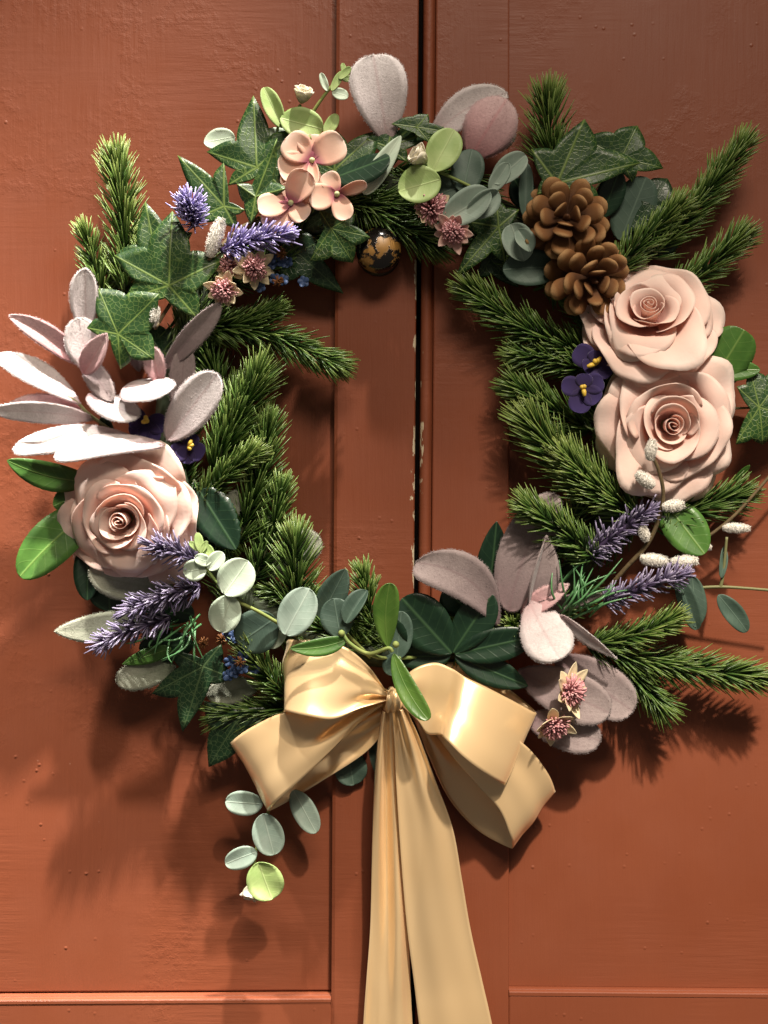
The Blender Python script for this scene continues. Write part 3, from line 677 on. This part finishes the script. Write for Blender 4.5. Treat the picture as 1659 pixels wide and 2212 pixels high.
e = euc('eucalyptus sprig with lime young leaves above pink flowers', [[(1100, 470, 60), (1040, 418, 92), (985, 388, 116), (940, 368, 128)], [(1130, 420, 60), (1128, 360, 84)]], [
 ('lime', (958, 324), 136, 52, 37, 62, dict(fold=.12)), ('lime', (906, 400), 138, 47, 42, -165, dict(fold=.1, roll=8)),
 ('dark', (1010, 368), 104, 50, 36, 80, {}), ('dark', (975, 410), 100, 44, 36, 200, {}), ('blue', (1008, 448), 128, 58, 36, 30, dict(fold=.3)), ('blue', (1042, 440), 122, 42, 26, 40, dict(fold=.6, roll=20)),
 ('blue', (1100, 366), 108, 46, 27, 40, dict(fold=.5)), ('blue', (1078, 385), 110, 36, 18, 55, dict(fold=.4)), ('dark', (1136, 410), 84, 60, 16, 88, dict(fold=.3))])
bud(e, (922, 352), 132, 50, (-.8, .5, .5), 7)
e = euc('rolled grey eucalyptus leaves below the pine cones', [[(1180, 470, 50), (1150, 520, 80), (1140, 545, 84)]], [
 ('blue', (1118, 524), 106, 42, 34, 110, dict(cup=.5)), ('blue', (1133, 520), 120, 28, 20, 120, dict(fold=1.0)), ('dark', (1146, 578), 96, 60, 40, 5, dict(cup=.2))])
e = euc('pale eucalyptus sprig arching towards the gold bow', [[(640, 1372, 100), (617, 1356, 122), (560, 1322, 142), (506, 1294, 152), (461, 1249, 158), (436, 1205, 158), (428, 1170, 154)]], [
 ('pale', (421, 1232), 158, 26, 24, 190, dict(fold=.1)), ('pale', (466, 1212), 162, 24, 18, 50, dict(fold=.2)), ('lime', (452, 1196), 160, 20, 12, 110, {}), ('pale', (438, 1210), 164, 18, 14, 160, {}),
 ('pale', (510, 1248), 160, 44, 40, 55, dict(fold=.15)), ('pale', (486, 1326), 156, 42, 35, -110, dict(fold=.12)),
 ('dark', (554, 1364), 120, 50, 48, 215, {}), ('blue', (642, 1322), 140, 56, 40, 62, dict(fold=.18)), ('lime', (430, 1172), 160, 22, 10, 100, {}), ('lime', (420, 1180), 158, 15, 7, 140, {}), ('lime', (440, 1182), 160, 15, 7, 60, {}), ('pale', (600, 1380), 118, 26, 14, -130, {})])
e = euc('dark eucalyptus leaves above the left bow loop', [[(800, 1420, 60), (760, 1380, 80), (720, 1340, 90)]], [
 ('dark', (728, 1334), 104, 42, 36, 100, dict(cup=.2)), ('dark', (768, 1310), 112, 42, 20, 60, dict(fold=.8, roll=-25)), ('dark', (862, 1372), 96, 52, 30, 85, {}), ('dark', (848, 1436), 120, 24, 22, -90, {})])
e = euc('eucalyptus sprig dangling below the left bow loop', [[(600, 1620, 30), (590, 1720, 42), (562, 1800, 54), (549, 1862, 62), (545, 1884, 64)]], [
 ('blue', (528, 1734), 56, 40, 27, 175, dict(fold=.1)), ('blue', (580, 1802), 66, 46, 34, -75, dict(cup=.3)), ('blue', (521, 1852), 68, 36, 24, 200, dict(fold=.1)),
 ('lime', (573, 1902), 78, 42, 40, -70, dict(fold=.1)), ('blue', (658, 1752), 48, 52, 26, -62, {})])
bud(e, (550, 1905), 62, 48, (-.25, -.95, .2), 7)
e = euc('eucalyptus leaves showing under the bow knot', [[(800, 1560, 22), (770, 1620, 22), (755, 1640, 22)]], [
 ('dark', (757, 1658), 22, 40, 36, -80, {}), ('dark', (812, 1626), 26, 52, 15, -80, dict(fold=.3))])
e = euc('thin eucalyptus sprig pointing right beside the lower lavender', [[(1440, 1270, 40), (1500, 1270, 60), (1570, 1268, 72), (1700, 1278, 80)], [(1556, 1270, 70), (1562, 1240, 74), (1570, 1160, 84)]], [
 ('dark', (1486, 1305), 80, 62, 22, -68, dict(fold=.4)), ('dark', (1500, 1300), 66, 55, 26, -85, {}), ('dark', (1563, 1215), 78, 34, 9, 82, dict(fold=.3)),
 ('dark', (1585, 1325), 82, 52, 22, -50, dict(fold=.2))], 'olive_stem')

# --- grass-like blades at the lavender stems
for (bx, by, h), n, a0, a1, ln in (((400, 1340, 60), 13, 190, 290, 120), ((1240, 1330, 70), 18, 20, 110, 130)):
    e = empty('lavender_foliage', at(bx, by, h), W)
    for i in range(n):
        a = math.radians(rng.uniform(a0, a1)); L = ln*rng.uniform(.6, 1.15); q = rng.uniform(-22, 22, 2)
        p0 = (bx+q[0]*1.6, by+q[1], h); p2 = (p0[0]+math.cos(a)*L, p0[1]-math.sin(a)*L, h+rng.uniform(10, 60))
        p1 = ((p0[0]+p2[0])/2+rng.uniform(-26, 26), (p0[1]+p2[1])/2+rng.uniform(-20, 20), h+50)
        tube('blade', [p0, p1, p2], [2.6, 2.6, .7], 'grass', e, n=12, sides=5)

# --- roses
def rose(c, h, R, axis, spin, lab, seed):
    r_ = np.random.default_rng(seed)
    e = empty('rose', at(c[0], c[1], h), W, label=lab)
    ez = nz(axis); ex = nz(np.cross((0, 1, 0), ez)); ey = np.cross(ez, ex); an = (c[0], c[1], h); k = R/140.
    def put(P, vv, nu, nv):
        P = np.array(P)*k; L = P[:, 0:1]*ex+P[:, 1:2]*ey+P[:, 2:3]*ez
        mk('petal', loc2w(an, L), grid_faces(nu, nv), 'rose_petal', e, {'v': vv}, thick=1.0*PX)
    # rolled heart
    nu, nv = 10, 70; P = []; vv = []
    for i in range(nu):
        v = i/(nu-1)
        for j in range(nv):
            u = j/(nv-1); a = u*5.2*math.pi+spin; r = (2+21*u)*(.72+.28*v)+1.2*math.sin(a*2.3)
            P.append((r*math.cos(a), r*math.sin(a)*.9, 14+(50-8*u)*v+2*math.sin(a*2))); vv.append(.25+.6*v)
    put(P, vv, nu, nv)
    #        n  r_top  H  half-angle lip  drop  base r
    layers = [(2, 30, 60, 108, 7, 4, 8), (3, 45, 65, 92, 16, 11, 9), (3, 68, 62, 84, 25, 18, 10), (4, 92, 46, 66, 30, 18, 10),
              (5, 114, 20, 54, 26, 12, 10), (6, 130, -12, 44, 20, 5, 8)]
    for li, (n, rt, H, ha, lip, drop, rb) in enumerate(layers):
        off = spin+li*1.13+r_.uniform(-.3, .3)
        for p in range(n):
            a0 = off+p*2*math.pi/n+r_.uniform(-.14, .14)
            rt_ = rt*r_.uniform(.91, 1.10); H_ = H*r_.uniform(.93, 1.07)+r_.uniform(-3, 3); lip_ = lip*r_.uniform(.6, 1.4); dr = drop*r_.uniform(.6, 1.4)
            wob = r_.uniform(0, 6.28, 4); nu, nv = 16, 25; P = []; vv = []; pinch = r_.uniform(-.07, .07)
            asym = r_.uniform(-.25, .25)
            for i in range(nu):
                v = i/(nu-1)
                for j in range(nv):
                    u = -1+2*j/(nv-1); e_ = abs(u)
                    vm = 1-.26*e_**3.0+.05*math.exp(-(u/.2)**2)*(rt_ > 60)-pinch*max(0, 1-(u*3)**2)*1.0
                    s = v*vm
                    wid = math.radians(ha)*(.55+.45*min(1, s*1.8))
                    a_ = a0+u*wid
                    rr = rb+(rt_-rb)*(math.sin(min(1, s*1.02)*math.pi/2)**.62)
                    z = H_*s-(1-s)*6
                    q = max(0, (s-.60)/.40)
                    lipu = 1+.55*math.sin(u*2.4+wob[0])
                    rr += lip_*q**1.7*lipu; z -= dr*q**2.2*lipu
                    amp = 1.2+.07*rt_
                    z += amp*q*math.sin(u*4.6+wob[1])+.5*amp*q*math.sin(u*10+wob[2])
                    rr += (3.0*(rt_/80))*u*(1 if p % 2 else -1)*1.0+asym*6*u*s+2.0*math.sin(u*3+wob[3])*s
                    rr *= 1-.05*e_**2*(1-s)
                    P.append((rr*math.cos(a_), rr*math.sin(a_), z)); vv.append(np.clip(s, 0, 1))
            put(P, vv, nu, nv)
    V, F = tube_w(loc2w(an, [(ez*z) for z in (-2, -10, -24, -44)]*np.array(1.)), np.array([10, 22, 16, 6])*PX, 12)
    mk('calyx', V, F, 'olive_stem', e)
    return e
rose((276, 1118), 92, 143, (-.16, -.16, 1), .6, 'peach pink rose under the silver felt leaves', 3)
rose((1398, 690), 86, 146, (-.10, .50, 1), 2.0, 'pale pink rose tilted upwards below the pine cones', 11)
rose((1441, 918), 96, 150, (.02, -.08, 1), 4.0, 'pale pink rose with pussy willow crossing its lower edge', 5)

# --- hydrangea
def hydr(c, h, petals, lab=None):
    e = empty('hydrangea_flower', at(c[0], c[1], h), W)
    if lab: e['label'] = lab
    for (tx, ty, th, wd, k) in petals:
        leaf('petal', 'hydrangea', (c[0], c[1], h), (tx, ty, h+th), wd, e, **dict(dict(a=.62, bb=.36, cup=.16, nv=9, wav=.02, thick=.9), **k))
    lathe('eye', (c[0], c[1], h+4), [(.5, -6), (5, -4), (6.5, 0), (5, 4), (.5, 6)], 'cream', e, n=10)
hydr((674, 346), 118, [(742, 306, 12, 74, {}), (618, 300, 6, 70, {}), (604, 372, 0, 70, {}), (680, 404, 14, 26, dict(fold=.6)), (672, 290, 0, 60, {})], 'peach hydrangea floret beside a dark ivy leaf')
hydr((728, 419), 128, [(668, 432, 10, 60, {}), (748, 477, 10, 46, {}), (792, 400, 16, 24, dict(roll=40)), (705, 374, 4, 44, {})], 'peach hydrangea floret with mauve eye above the knob')
hydr((628, 438), 122, [(668, 376, 22, 62, dict(cup=.5)), (662, 474, 8, 50, {}), (558, 450, 12, 56, dict(roll=10)), (582, 500, 2, 72, {}), (608, 400, 0, 60, {})])
hydr((655, 390), 106, [(610, 372, 8, 62, {}), (690, 440, 0, 52, {}), (630, 440, 0, 60, {}), (690, 370, 4, 50, {})])

# --- lavender
def lav(b, t, wd, mat='lavender', n=190):
    b = np.array(b, float); t = np.array(t, float); e = empty('lavender_spike', at(*b), W)
    C = catmull([at(*b), at(*((b+t)/2+np.array([0, -4, 4]))), at(*t)], 16); s_ = sca(b[2])
    V, F = tube_w(C, np.linspace(7, 5, 16)*s_, 7); mk('stem', V, F, mat, e, {'v': np.zeros(len(V)), 'r': np.zeros(len(V))})
    s = rng.uniform(0, 1, n); s = np.round(s*9)/9*.85+s*.15; s = np.concatenate([s, np.full(16, .99)]); N = len(s)
    P = np.stack([np.interp(s, np.linspace(0, 1, 16), C[:, i]) for i in range(3)], -1)
    T = nz(C[-1]-C[0])[None]; A = nz(np.cross(T, [[0, -1, .2]])); Bv = np.cross(T, A); ph = rng.uniform(0, 6.28, N)
    al = np.radians(66-16*s-30*(s > .97)+rng.normal(0, 10, N))[:, None]
    D = T*np.cos(al)+(np.cos(ph)[:, None]*A+np.sin(ph)[:, None]*Bv)*np.sin(al)
    L = wd/2*s_*1.25*rng.uniform(.7, 1.12, N)*(1-.2*s**3); R = 1.9*s_*rng.uniform(.8, 1.2, N)
    V, F, v, k = spikes(P, D, L, R, T*(L*.2)[:, None]+rng.normal(0, .14, (N, 3))*L[:, None], prof=(.8, .9, 1.1, .75), sides=5)
    mk('florets', V, F, mat, e, {'v': v, 'r': np.repeat(rng.uniform(0, 1, N)**2, k)}, kind='stuff')
    return e
lav((418, 488, 92), (408, 440, 142), 70)
lav((478, 542, 112), (606, 508, 136), 66)
lav((425, 1212, 128), (336, 1180, 152), 62, 'lavender_dusk', 130)
lav((432, 1266, 100), (286, 1316, 132), 66, 'lavender_dusk', 210)
lav((368, 1334, 96), (222, 1388, 118), 60, 'lavender_dusk', 200)
lav((1270, 1200, 84), (1398, 1108, 116), 66, 'lavender_dusk', 210)
lav((1306, 1302, 92), (1466, 1246, 124), 60, 'lavender_dusk', 210)
tube('lavender_stalk', [(1306, 1302, 92), (1260, 1325, 80), (1200, 1350, 60)], 3.5, 'grass', W)
tube('lavender_stalk', [(1270, 1200, 84), (1230, 1240, 76), (1180, 1300, 50)], 3.5, 'grass', W)

# --- pussy willow
def catkin(b, t, wd, parent):
    b = np.array(b, float); t = np.array(t, float); s_ = sca(b[2]); B0 = at(*b); T0 = at(*t); T = nz(T0-B0); L0 = np.linalg.norm(T0-B0)
    A = nz(np.cross(T, [.2, -1, .1])); Bv = np.cross(T, A); S = np.linspace(0, 1, 12); r = wd/2*s_*np.maximum(.12, np.sin(math.pi*(S*.90+.07)))**.6*.82
    V, F = tube_w(B0+T[None]*(S*L0)[:, None], r, 14); o = mk('catkin', V, F, 'catkin', parent)
    N = 900; s = rng.uniform(0, 1, N); ph = rng.uniform(0, 6.28, N); R = np.cos(ph)[:, None]*A+np.sin(ph)[:, None]*Bv
    P = B0+T[None]*(s*L0)[:, None]+R*np.interp(s, S, r)[:, None]*.9; D = nz(R+T[None]*rng.uniform(.2, 1.0, (N, 1))+rng.normal(0, .25, (N, 3)))
    V, F, v, k = spikes(P, D, wd*s_*rng.uniform(.10, .24, N), .55*s_, prof=(1, .8, .3))
    mk('fuzz', V, F, 'catkin', o, kind='stuff')
e = empty('pussy_willow_twig', at(1330, 1250, 60), W, label='brown pussy willow twig crossing the lower right rose')
tube('stem', [(1290, 1300, 50), (1345, 1235, 84), (1405, 1165, 112), (1432, 1080, 140), (1424, 1020, 158), (1404, 975, 172)], [5.5, 4.5, 3.5], 'twig', e)
for b, t, wd in (((1402, 995, 170), (1411, 950, 178), 27), ((1412, 1052, 152), (1376, 1022, 158), 30), ((1430, 1096, 142), (1478, 1090, 150), 28), ((1396, 1170, 116), (1388, 1138, 122), 24),
                 ((1382, 1206, 104), (1444, 1214, 116), 30), ((1448, 1214, 100), (1508, 1212, 112), 28)): catkin(b, t, wd, e)
e = empty('pussy_willow_twig', at(1480, 1200, 50), W, label='thin pussy willow twig leaving towards the right')
tube('stem', [(1430, 1220, 50), (1510, 1172, 64), (1570, 1128, 76), (1620, 1078, 82), (1720, 960, 86)], [4.5, 3.5, 3.5], 'twig', e)
for b, t, wd in (((1560, 1140, 76), (1620, 1142, 86), 24), ((1512, 1176, 64), (1536, 1184, 70), 18)): catkin(b, t, wd, e)
e = empty('pussy_willow_twig', at(440, 560, 80), W, label='white catkins among the ivy and lavender')
tube('stem', [(560, 470, 60), (510, 500, 84), (456, 556, 110), (380, 640, 70), (335, 710, 110)], [4.5, 4], 'twig', e)
for b, t, wd in (((452, 556, 116), (478, 472, 128), 34), ((328, 706, 124), (338, 662, 132), 24)): catkin(b, t, wd, e)

# --- violets
def violet(c, h, petals, stm, lab=None):
    e = empty('violet', at(c[0], c[1], h), W)
    if lab: e['label'] = lab
    for tx, ty, wd in petals: leaf('petal', 'violet', (c[0], c[1], h), (tx, ty, h+6), wd, e, a=.55, bb=.38, cup=.15, nv=7)
    for x, y in stm: tube('stamen', [(c[0], c[1], h+4), ((c[0]+x)/2, (c[1]+y)/2, h+14), (x, y, h+14)], [4.5, 5.5, 3], 'stamen', e, n=8)
violet((1286, 786), 112, [(1240, 756, 52), (1340, 776, 46), (1322, 806, 46), (1262, 802, 44), (1290, 758, 40)], [(1298, 772), (1284, 776), (1268, 792)], 'purple violet with yellow stamens beside the upper rose')
violet((1260, 838), 118, [(1212, 832, 44), (1246, 892, 50), (1302, 822, 46), (1292, 868, 46), (1262, 808, 38)], [(1264, 832), (1254, 834), (1263, 856)], 'purple violet with yellow stamens beside the lower rose')
violet((316, 910), 92, [(280, 900, 46), (330, 960, 50), (360, 920, 46), (290, 945, 46)], [(314, 898), (320, 908), (306, 912)])
violet((408, 966), 92, [(372, 985, 44), (395, 1000, 46), (440, 985, 44), (415, 935, 40)], [(414, 950), (418, 960), (412, 972)])
violet((1505, 1022), 62, [(1470, 1030, 40), (1530, 1040, 44), (1545, 1010, 40), (1500, 1000, 40)], [(1508, 1022)])

# --- pink pompom flowers with pointed bracts
def astr(c, h, r, axis, mat='bract', n=9, lab=None, pom=.62):
    e = empty('masterwort_flower', at(c[0], c[1], h), W)
    if lab: e['label'] = lab
    ez = nz(axis); ex = nz(np.cross((.1, 1, 0), ez)); ey = np.cross(ez, ex)
    for i in range(n):
        a = i*2*math.pi/n+rng.uniform(-.12, .12); rad = np.cos(a)*ex+np.sin(a)*ey
        V, F, A = leaf_geo((c[0], c[1], h), rad*r*.15, rad*r*rng.uniform(.75, 1.12)+ez*r*rng.uniform(-.1, .5), r*.50, nrm=ez, a=.55, bb=.8, cup=.25, arch=-.06, nu=9, nv=5)
        mk('bract', V, F, mat, e, A, thick=1.0*PX)
    N = 150; u = rng.uniform(0, 1, N); ph = rng.uniform(0, 6.28, N); th = u**.6*1.45
    D = np.cos(th)[:, None]*ez+np.sin(th)[:, None]*(np.cos(ph)[:, None]*ex+np.sin(ph)[:, None]*ey)
    Dw = np.stack([D[:, 0], -D[:, 2], D[:, 1]], -1); s_ = sca(h)
    V, F, v, k = spikes(np.repeat(loc2w((c[0], c[1], h), [ez*2]), N, 0), Dw, r*pom*s_*rng.uniform(.75, 1.1, N), 1.9*s_, prof=(.5, .7, 1.1), sides=4)
    mk('florets', V, F, 'pom', e, {'v': v, 'r': np.repeat(rng.uniform(0, 1, N), k)}, kind='stuff')
astr((930, 452), 112, 50, (.2, .1, 1), lab='dark pink pompom flower under the lime eucalyptus leaf', pom=.8)
astr((978, 500), 122, 46, (-.1, -.35, 1), 'bract_pink', 11, 'pink star flower under the grey eucalyptus leaf')
astr((486, 626), 112, 46, (-.15, -.45, 1), lab='pink pompom flower below the large ivy leaf')
astr((548, 578), 112, 48, (.5, -.3, 1), lab='pink pompom flower under the lavender')
astr((500, 575), 96, 40, (-.3, .2, 1))
astr((1228, 1492), 124, 58, (.75, .05, .8), lab='cream and pink star flower on the mauve felt leaf')
astr((1196, 1562), 120, 54, (.3, -.7, .8), lab='cream and pink star flower beside the bow loop')

# --- forget-me-nots
def fmn(c, h, n, spread, seeds):
    e = empty('forget_me_not', at(c[0], c[1], h), W)
    for i in range(n):
        x, y = c[0]+rng.normal(0, spread), c[1]+rng.normal(0, spread); hh = h+rng.uniform(0, 24)
        for q in range(5):
            a = q*1.257+i; leaf('petal', 'blue_petal', (x, y, hh), (x+math.cos(a)*13, y+math.sin(a)*13, hh+rng.uniform(0, 8)), 12, e, a=.5, bb=.4, nu=6, nv=3)
    for x, y in seeds:
        N = 40; D = nz(rng.normal(0, 1, (N, 3))-np.array([0, .6, 0])); V, F, v, k = spikes(np.repeat([at(x, y, h+22)], N, 0), D, 13*PX, 1.8*PX, prof=(1, 1, .6)); mk('seed_head', V, F, 'seed', e)
fmn((598, 585), 84, 9, 22, [(608, 548), (600, 608)])
fmn((512, 1436), 84, 8, 16, [(478, 1382), (440, 1388), (518, 1430)])
fmn((505, 1375), 84, 4, 10, [])

# --- pine cones
def cone_scale():
    nu, nv = 11, 7; V = []; vv = []
    for side in (1, -1):
        for i in range(nu):
            s = 1-(1-i/(nu-1))**1.4; x = min(1, s/.72); wd = .11+.20*x*x*(3-2*x)
            if s > .72: wd *= math.sqrt(max(.02, 1-((s-.72)/.28)**2))
            for j in range(nv):
                q = -1+2*j/(nv-1)
                z = .10*s*s-.10*wd*q*q+side*(.022+.075*s**1.5)*math.sqrt(max(.02, 1-q*q*.96))*(1 if s < .9 else max(.25, 1-((s-.9)/.1)**2*.75))
                V.append((s, wd*q, z)); vv.append(s)
    F = [f for f in grid_faces(nu, nv)]; F2 = [tuple(x+nu*nv for x in f)[::-1] for f in F]; m = nu*nv; R = []
    for i in range(nu-1):
        a, b = i*nv, (i+1)*nv; R += [(a, a+m, b+m, b)[::-1]]; a += nv-1; b += nv-1; R += [(a, b, b+m, a+m)[::-1]]
    for j in range(nv-1):
        a, b = (nu-1)*nv+j, (nu-1)*nv+j+1; R += [(a, b, b+m, a+m)]
    return mesh_of('scale', V, F+F2+R, 'cone', {'v': vv})
SCALE = cone_scale()
def pine_cone(c, h, r, axis, spin, lab):
    e = empty('pine_cone', at(c[0], c[1], h), W, label=lab)
    ez = nz(axis); ex = nz(np.cross((.1, 1, 0), ez)); ey = np.cross(ez, ex); s_ = sca(h)
    whorl = [(3, 40, .42, .24), (5, 58, .66, .20), (7, 72, .88, .08), (8, 86, 1.0, -.08), (8, 100, 1.0, -.28), (8, 116, .86, -.46)]
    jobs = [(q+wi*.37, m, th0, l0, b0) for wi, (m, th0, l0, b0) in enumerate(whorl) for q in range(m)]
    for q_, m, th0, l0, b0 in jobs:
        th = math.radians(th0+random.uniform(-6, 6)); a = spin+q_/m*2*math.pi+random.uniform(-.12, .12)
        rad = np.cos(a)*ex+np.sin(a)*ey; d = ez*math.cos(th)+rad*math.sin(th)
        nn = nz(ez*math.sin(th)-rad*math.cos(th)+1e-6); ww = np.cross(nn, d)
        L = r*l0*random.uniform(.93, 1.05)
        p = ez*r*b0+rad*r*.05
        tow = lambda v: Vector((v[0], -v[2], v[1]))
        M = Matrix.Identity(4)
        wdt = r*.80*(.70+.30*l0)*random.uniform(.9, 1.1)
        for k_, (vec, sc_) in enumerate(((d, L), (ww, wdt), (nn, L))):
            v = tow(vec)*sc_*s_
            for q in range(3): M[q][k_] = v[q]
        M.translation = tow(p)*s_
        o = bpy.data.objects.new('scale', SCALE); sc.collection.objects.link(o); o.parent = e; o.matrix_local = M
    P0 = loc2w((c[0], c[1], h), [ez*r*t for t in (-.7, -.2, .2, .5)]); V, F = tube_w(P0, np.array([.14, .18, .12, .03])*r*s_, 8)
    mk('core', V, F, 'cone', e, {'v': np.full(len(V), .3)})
pine_cone((1222, 476), 118, 92, (-.05, .02, 1), .4, 'upper brown pine cone facing forwards beside the ivy')
pine_cone((1272, 600), 104, 90, (.30, -.42, 1), 1.9, 'lower brown pine cone tipped down against the pink rose')

# ---------------------------------------------------------------- gold satin bow
BOW = empty('bow', at(847, 1510, 80), category='ribbon bow', label='gold satin ribbon bow with two long tails tied at the foot of the wreath')
def zb(x, y): return (420.7+.5072*x, 1192+.5072*y)
def ribbon(name, pairs, ripple=3.0, nt=26, per=10, gather=1.0, seed=0, parent=None, zc=True, thick=1.2, **props):
    r_ = np.random.default_rng(seed); A = []; B = []
    for ax, ay, bx, by, h, *dh in pairs:
        pa = zb(ax, ay) if zc else (ax, ay); pb = zb(bx, by) if zc else (bx, by); d2 = dh[0] if dh else 0
        A.append(at(*pa, h+d2)); B.append(at(*pb, h-d2))
    n = per*len(pairs); A = catmull(A, n); B = catmull(B, n); T = np.linspace(0, 1, nt); V = []
    mid = (A+B)/2; tang = nz(np.gradient(mid, axis=0)); ph = r_.uniform(0, 6.28, 5); vv = []
    for i in range(n):
        w_ = np.linalg.norm(B[i]-A[i]); full = 160*PX; nrm = nz(np.cross(B[i]-A[i], tang[i]))
        g = max(0, 1-w_/full)      # where the ribbon is gathered the cloth stands in pleats
        s = i/(n-1)
        for t in T:
            amp = ripple*PX*(.25+gather*2.6*g)*min(1, w_/(70*PX)+.25)
            off = amp*(math.sin(t*9+ph[0]+s*2.0)+.4*math.sin(t*15+ph[1]-s*3)+.5*math.sin(t*6+ph[2]+s*5))
            off += ripple*.5*PX*math.sin(s*11+t*3+ph[3])
            V.append(A[i]*(1-t)+B[i]*t+nrm*off); vv.append(t)
    return mk(name, V, grid_faces(n, nt), 'satin', parent or BOW, {'v': vv}, thick=thick*PX, **props)
# lower loops first, then the upper pair, the tails and the knot
ribbon('loop', [(805, 615, 800, 655, 84), (700, 610, 700, 730, 92, -4), (540, 640, 580, 850, 104, -10), (360, 690, 445, 975, 108, -14), (230, 755, 350, 1060, 100, -14), (166, 803, 312, 1098, 78, -12), (172, 808, 318, 1104, 56, -12),
                (300, 780, 400, 1062, 36, -10), (480, 740, 560, 965, 36, -8), (650, 690, 720, 860, 46, -4), (800, 640, 806, 770, 62)], 5.0, seed=1, label='lower left bow loop, open towards the front')
ribbon('loop', [(870, 600, 890, 650, 70), (960, 620, 965, 690, 74), (1080, 660, 1030, 790, 84), (1220, 705, 1110, 890, 98), (1330, 765, 1210, 1000, 112), (1430, 845, 1298, 1100, 100), (1502, 940, 1342, 1205, 82), (1528, 1004, 1353, 1250, 60),
                (1518, 1008, 1340, 1260, 42), (1400, 910, 1205, 1185, 26), (1280, 800, 1085, 1055, 24), (1150, 700, 1000, 880, 32), (1000, 640, 935, 720, 46), (870, 610, 890, 660, 62)], 4.0, seed=2, label='lower right bow loop')
ribbon('tail', [(826, 1535, 850, 1535, 84), (812, 1640, 862, 1640, 74), (806, 1750, 870, 1750, 62), (803, 1870, 876, 1870, 52), (800, 1998, 882, 1998, 44), (792, 2110, 886, 2110, 38), (785, 2212, 891, 2212, 34), (774, 2420, 905, 2420, 28)],
       6.5, gather=.8, seed=6, zc=False, label='left ribbon tail, folded lengthways')
ribbon('tail', [(846, 1532, 878, 1532, 96), (852, 1600, 908, 1600, 92), (856, 1690, 942, 1690, 84), (862, 1790, 978, 1790, 74), (870, 1900, 998, 1900, 66), (880, 2010, 1017, 2010, 58), (894, 2120, 1042, 2120, 50), (905, 2212, 1063, 2212, 46), (932, 2420, 1106, 2420, 38)],
       6.0, gather=.8, seed=9, zc=False, label='right ribbon tail')
ribbon('loop', [(815, 590, 815, 630, 96), (745, 490, 705, 665, 118, -10), (640, 405, 590, 712, 136, -20), (500, 375, 480, 700, 138, -24), (410, 372, 396, 682, 120, -22), (392, 376, 384, 684, 92, -20), (410, 392, 400, 694, 68, -18),
                (560, 430, 560, 700, 52, -12), (700, 500, 690, 690, 56, -6), (810, 600, 810, 640, 72)], 6.5, seed=3, label='upper left bow loop')
ribbon('loop', [(850, 590, 870, 645, 94), (925, 505, 950, 720, 96, -6), (1020, 472, 990, 775, 100, -14), (1100, 500, 1040, 780, 122, -22), (1155, 535, 1070, 800, 152, -30), (1240, 575, 1140, 870, 158, -32), (1350, 632, 1225, 935, 144, -30), (1438, 680, 1308, 986, 112, -24), (1450, 682, 1320, 990, 88, -20),
                (1410, 640, 1290, 940, 66, -20), (1280, 545, 1170, 850, 54, -16), (1120, 470, 1020, 760, 56, -10), (960, 500, 930, 700, 62, -4), (860, 600, 860, 645, 74)], 2.2, seed=4, label='upper right bow loop catching the light')
# knot: a gathered band wrapped round the middle
C = []; nk, nr = 22, 26; V = []
for i in range(nk):
    t = i/(nk-1); 
    for j in range(nr):
        a = j/nr*2*math.pi; w_ = 1+.10*math.sin(t*17+2*math.sin(a))+.05*math.sin(t*31)
        V.append(loc2w((848, 1512, 88), [(-18+36*t+5*math.sin(a+1), 46*math.sin(a)*.62*w_*(1-.25*(2*t-1)**2), 30*math.cos(a)*w_*(1-.35*(2*t-1)**2))])[0])
mk('knot', V, grid_faces(nk, nr, True), 'satin', BOW)
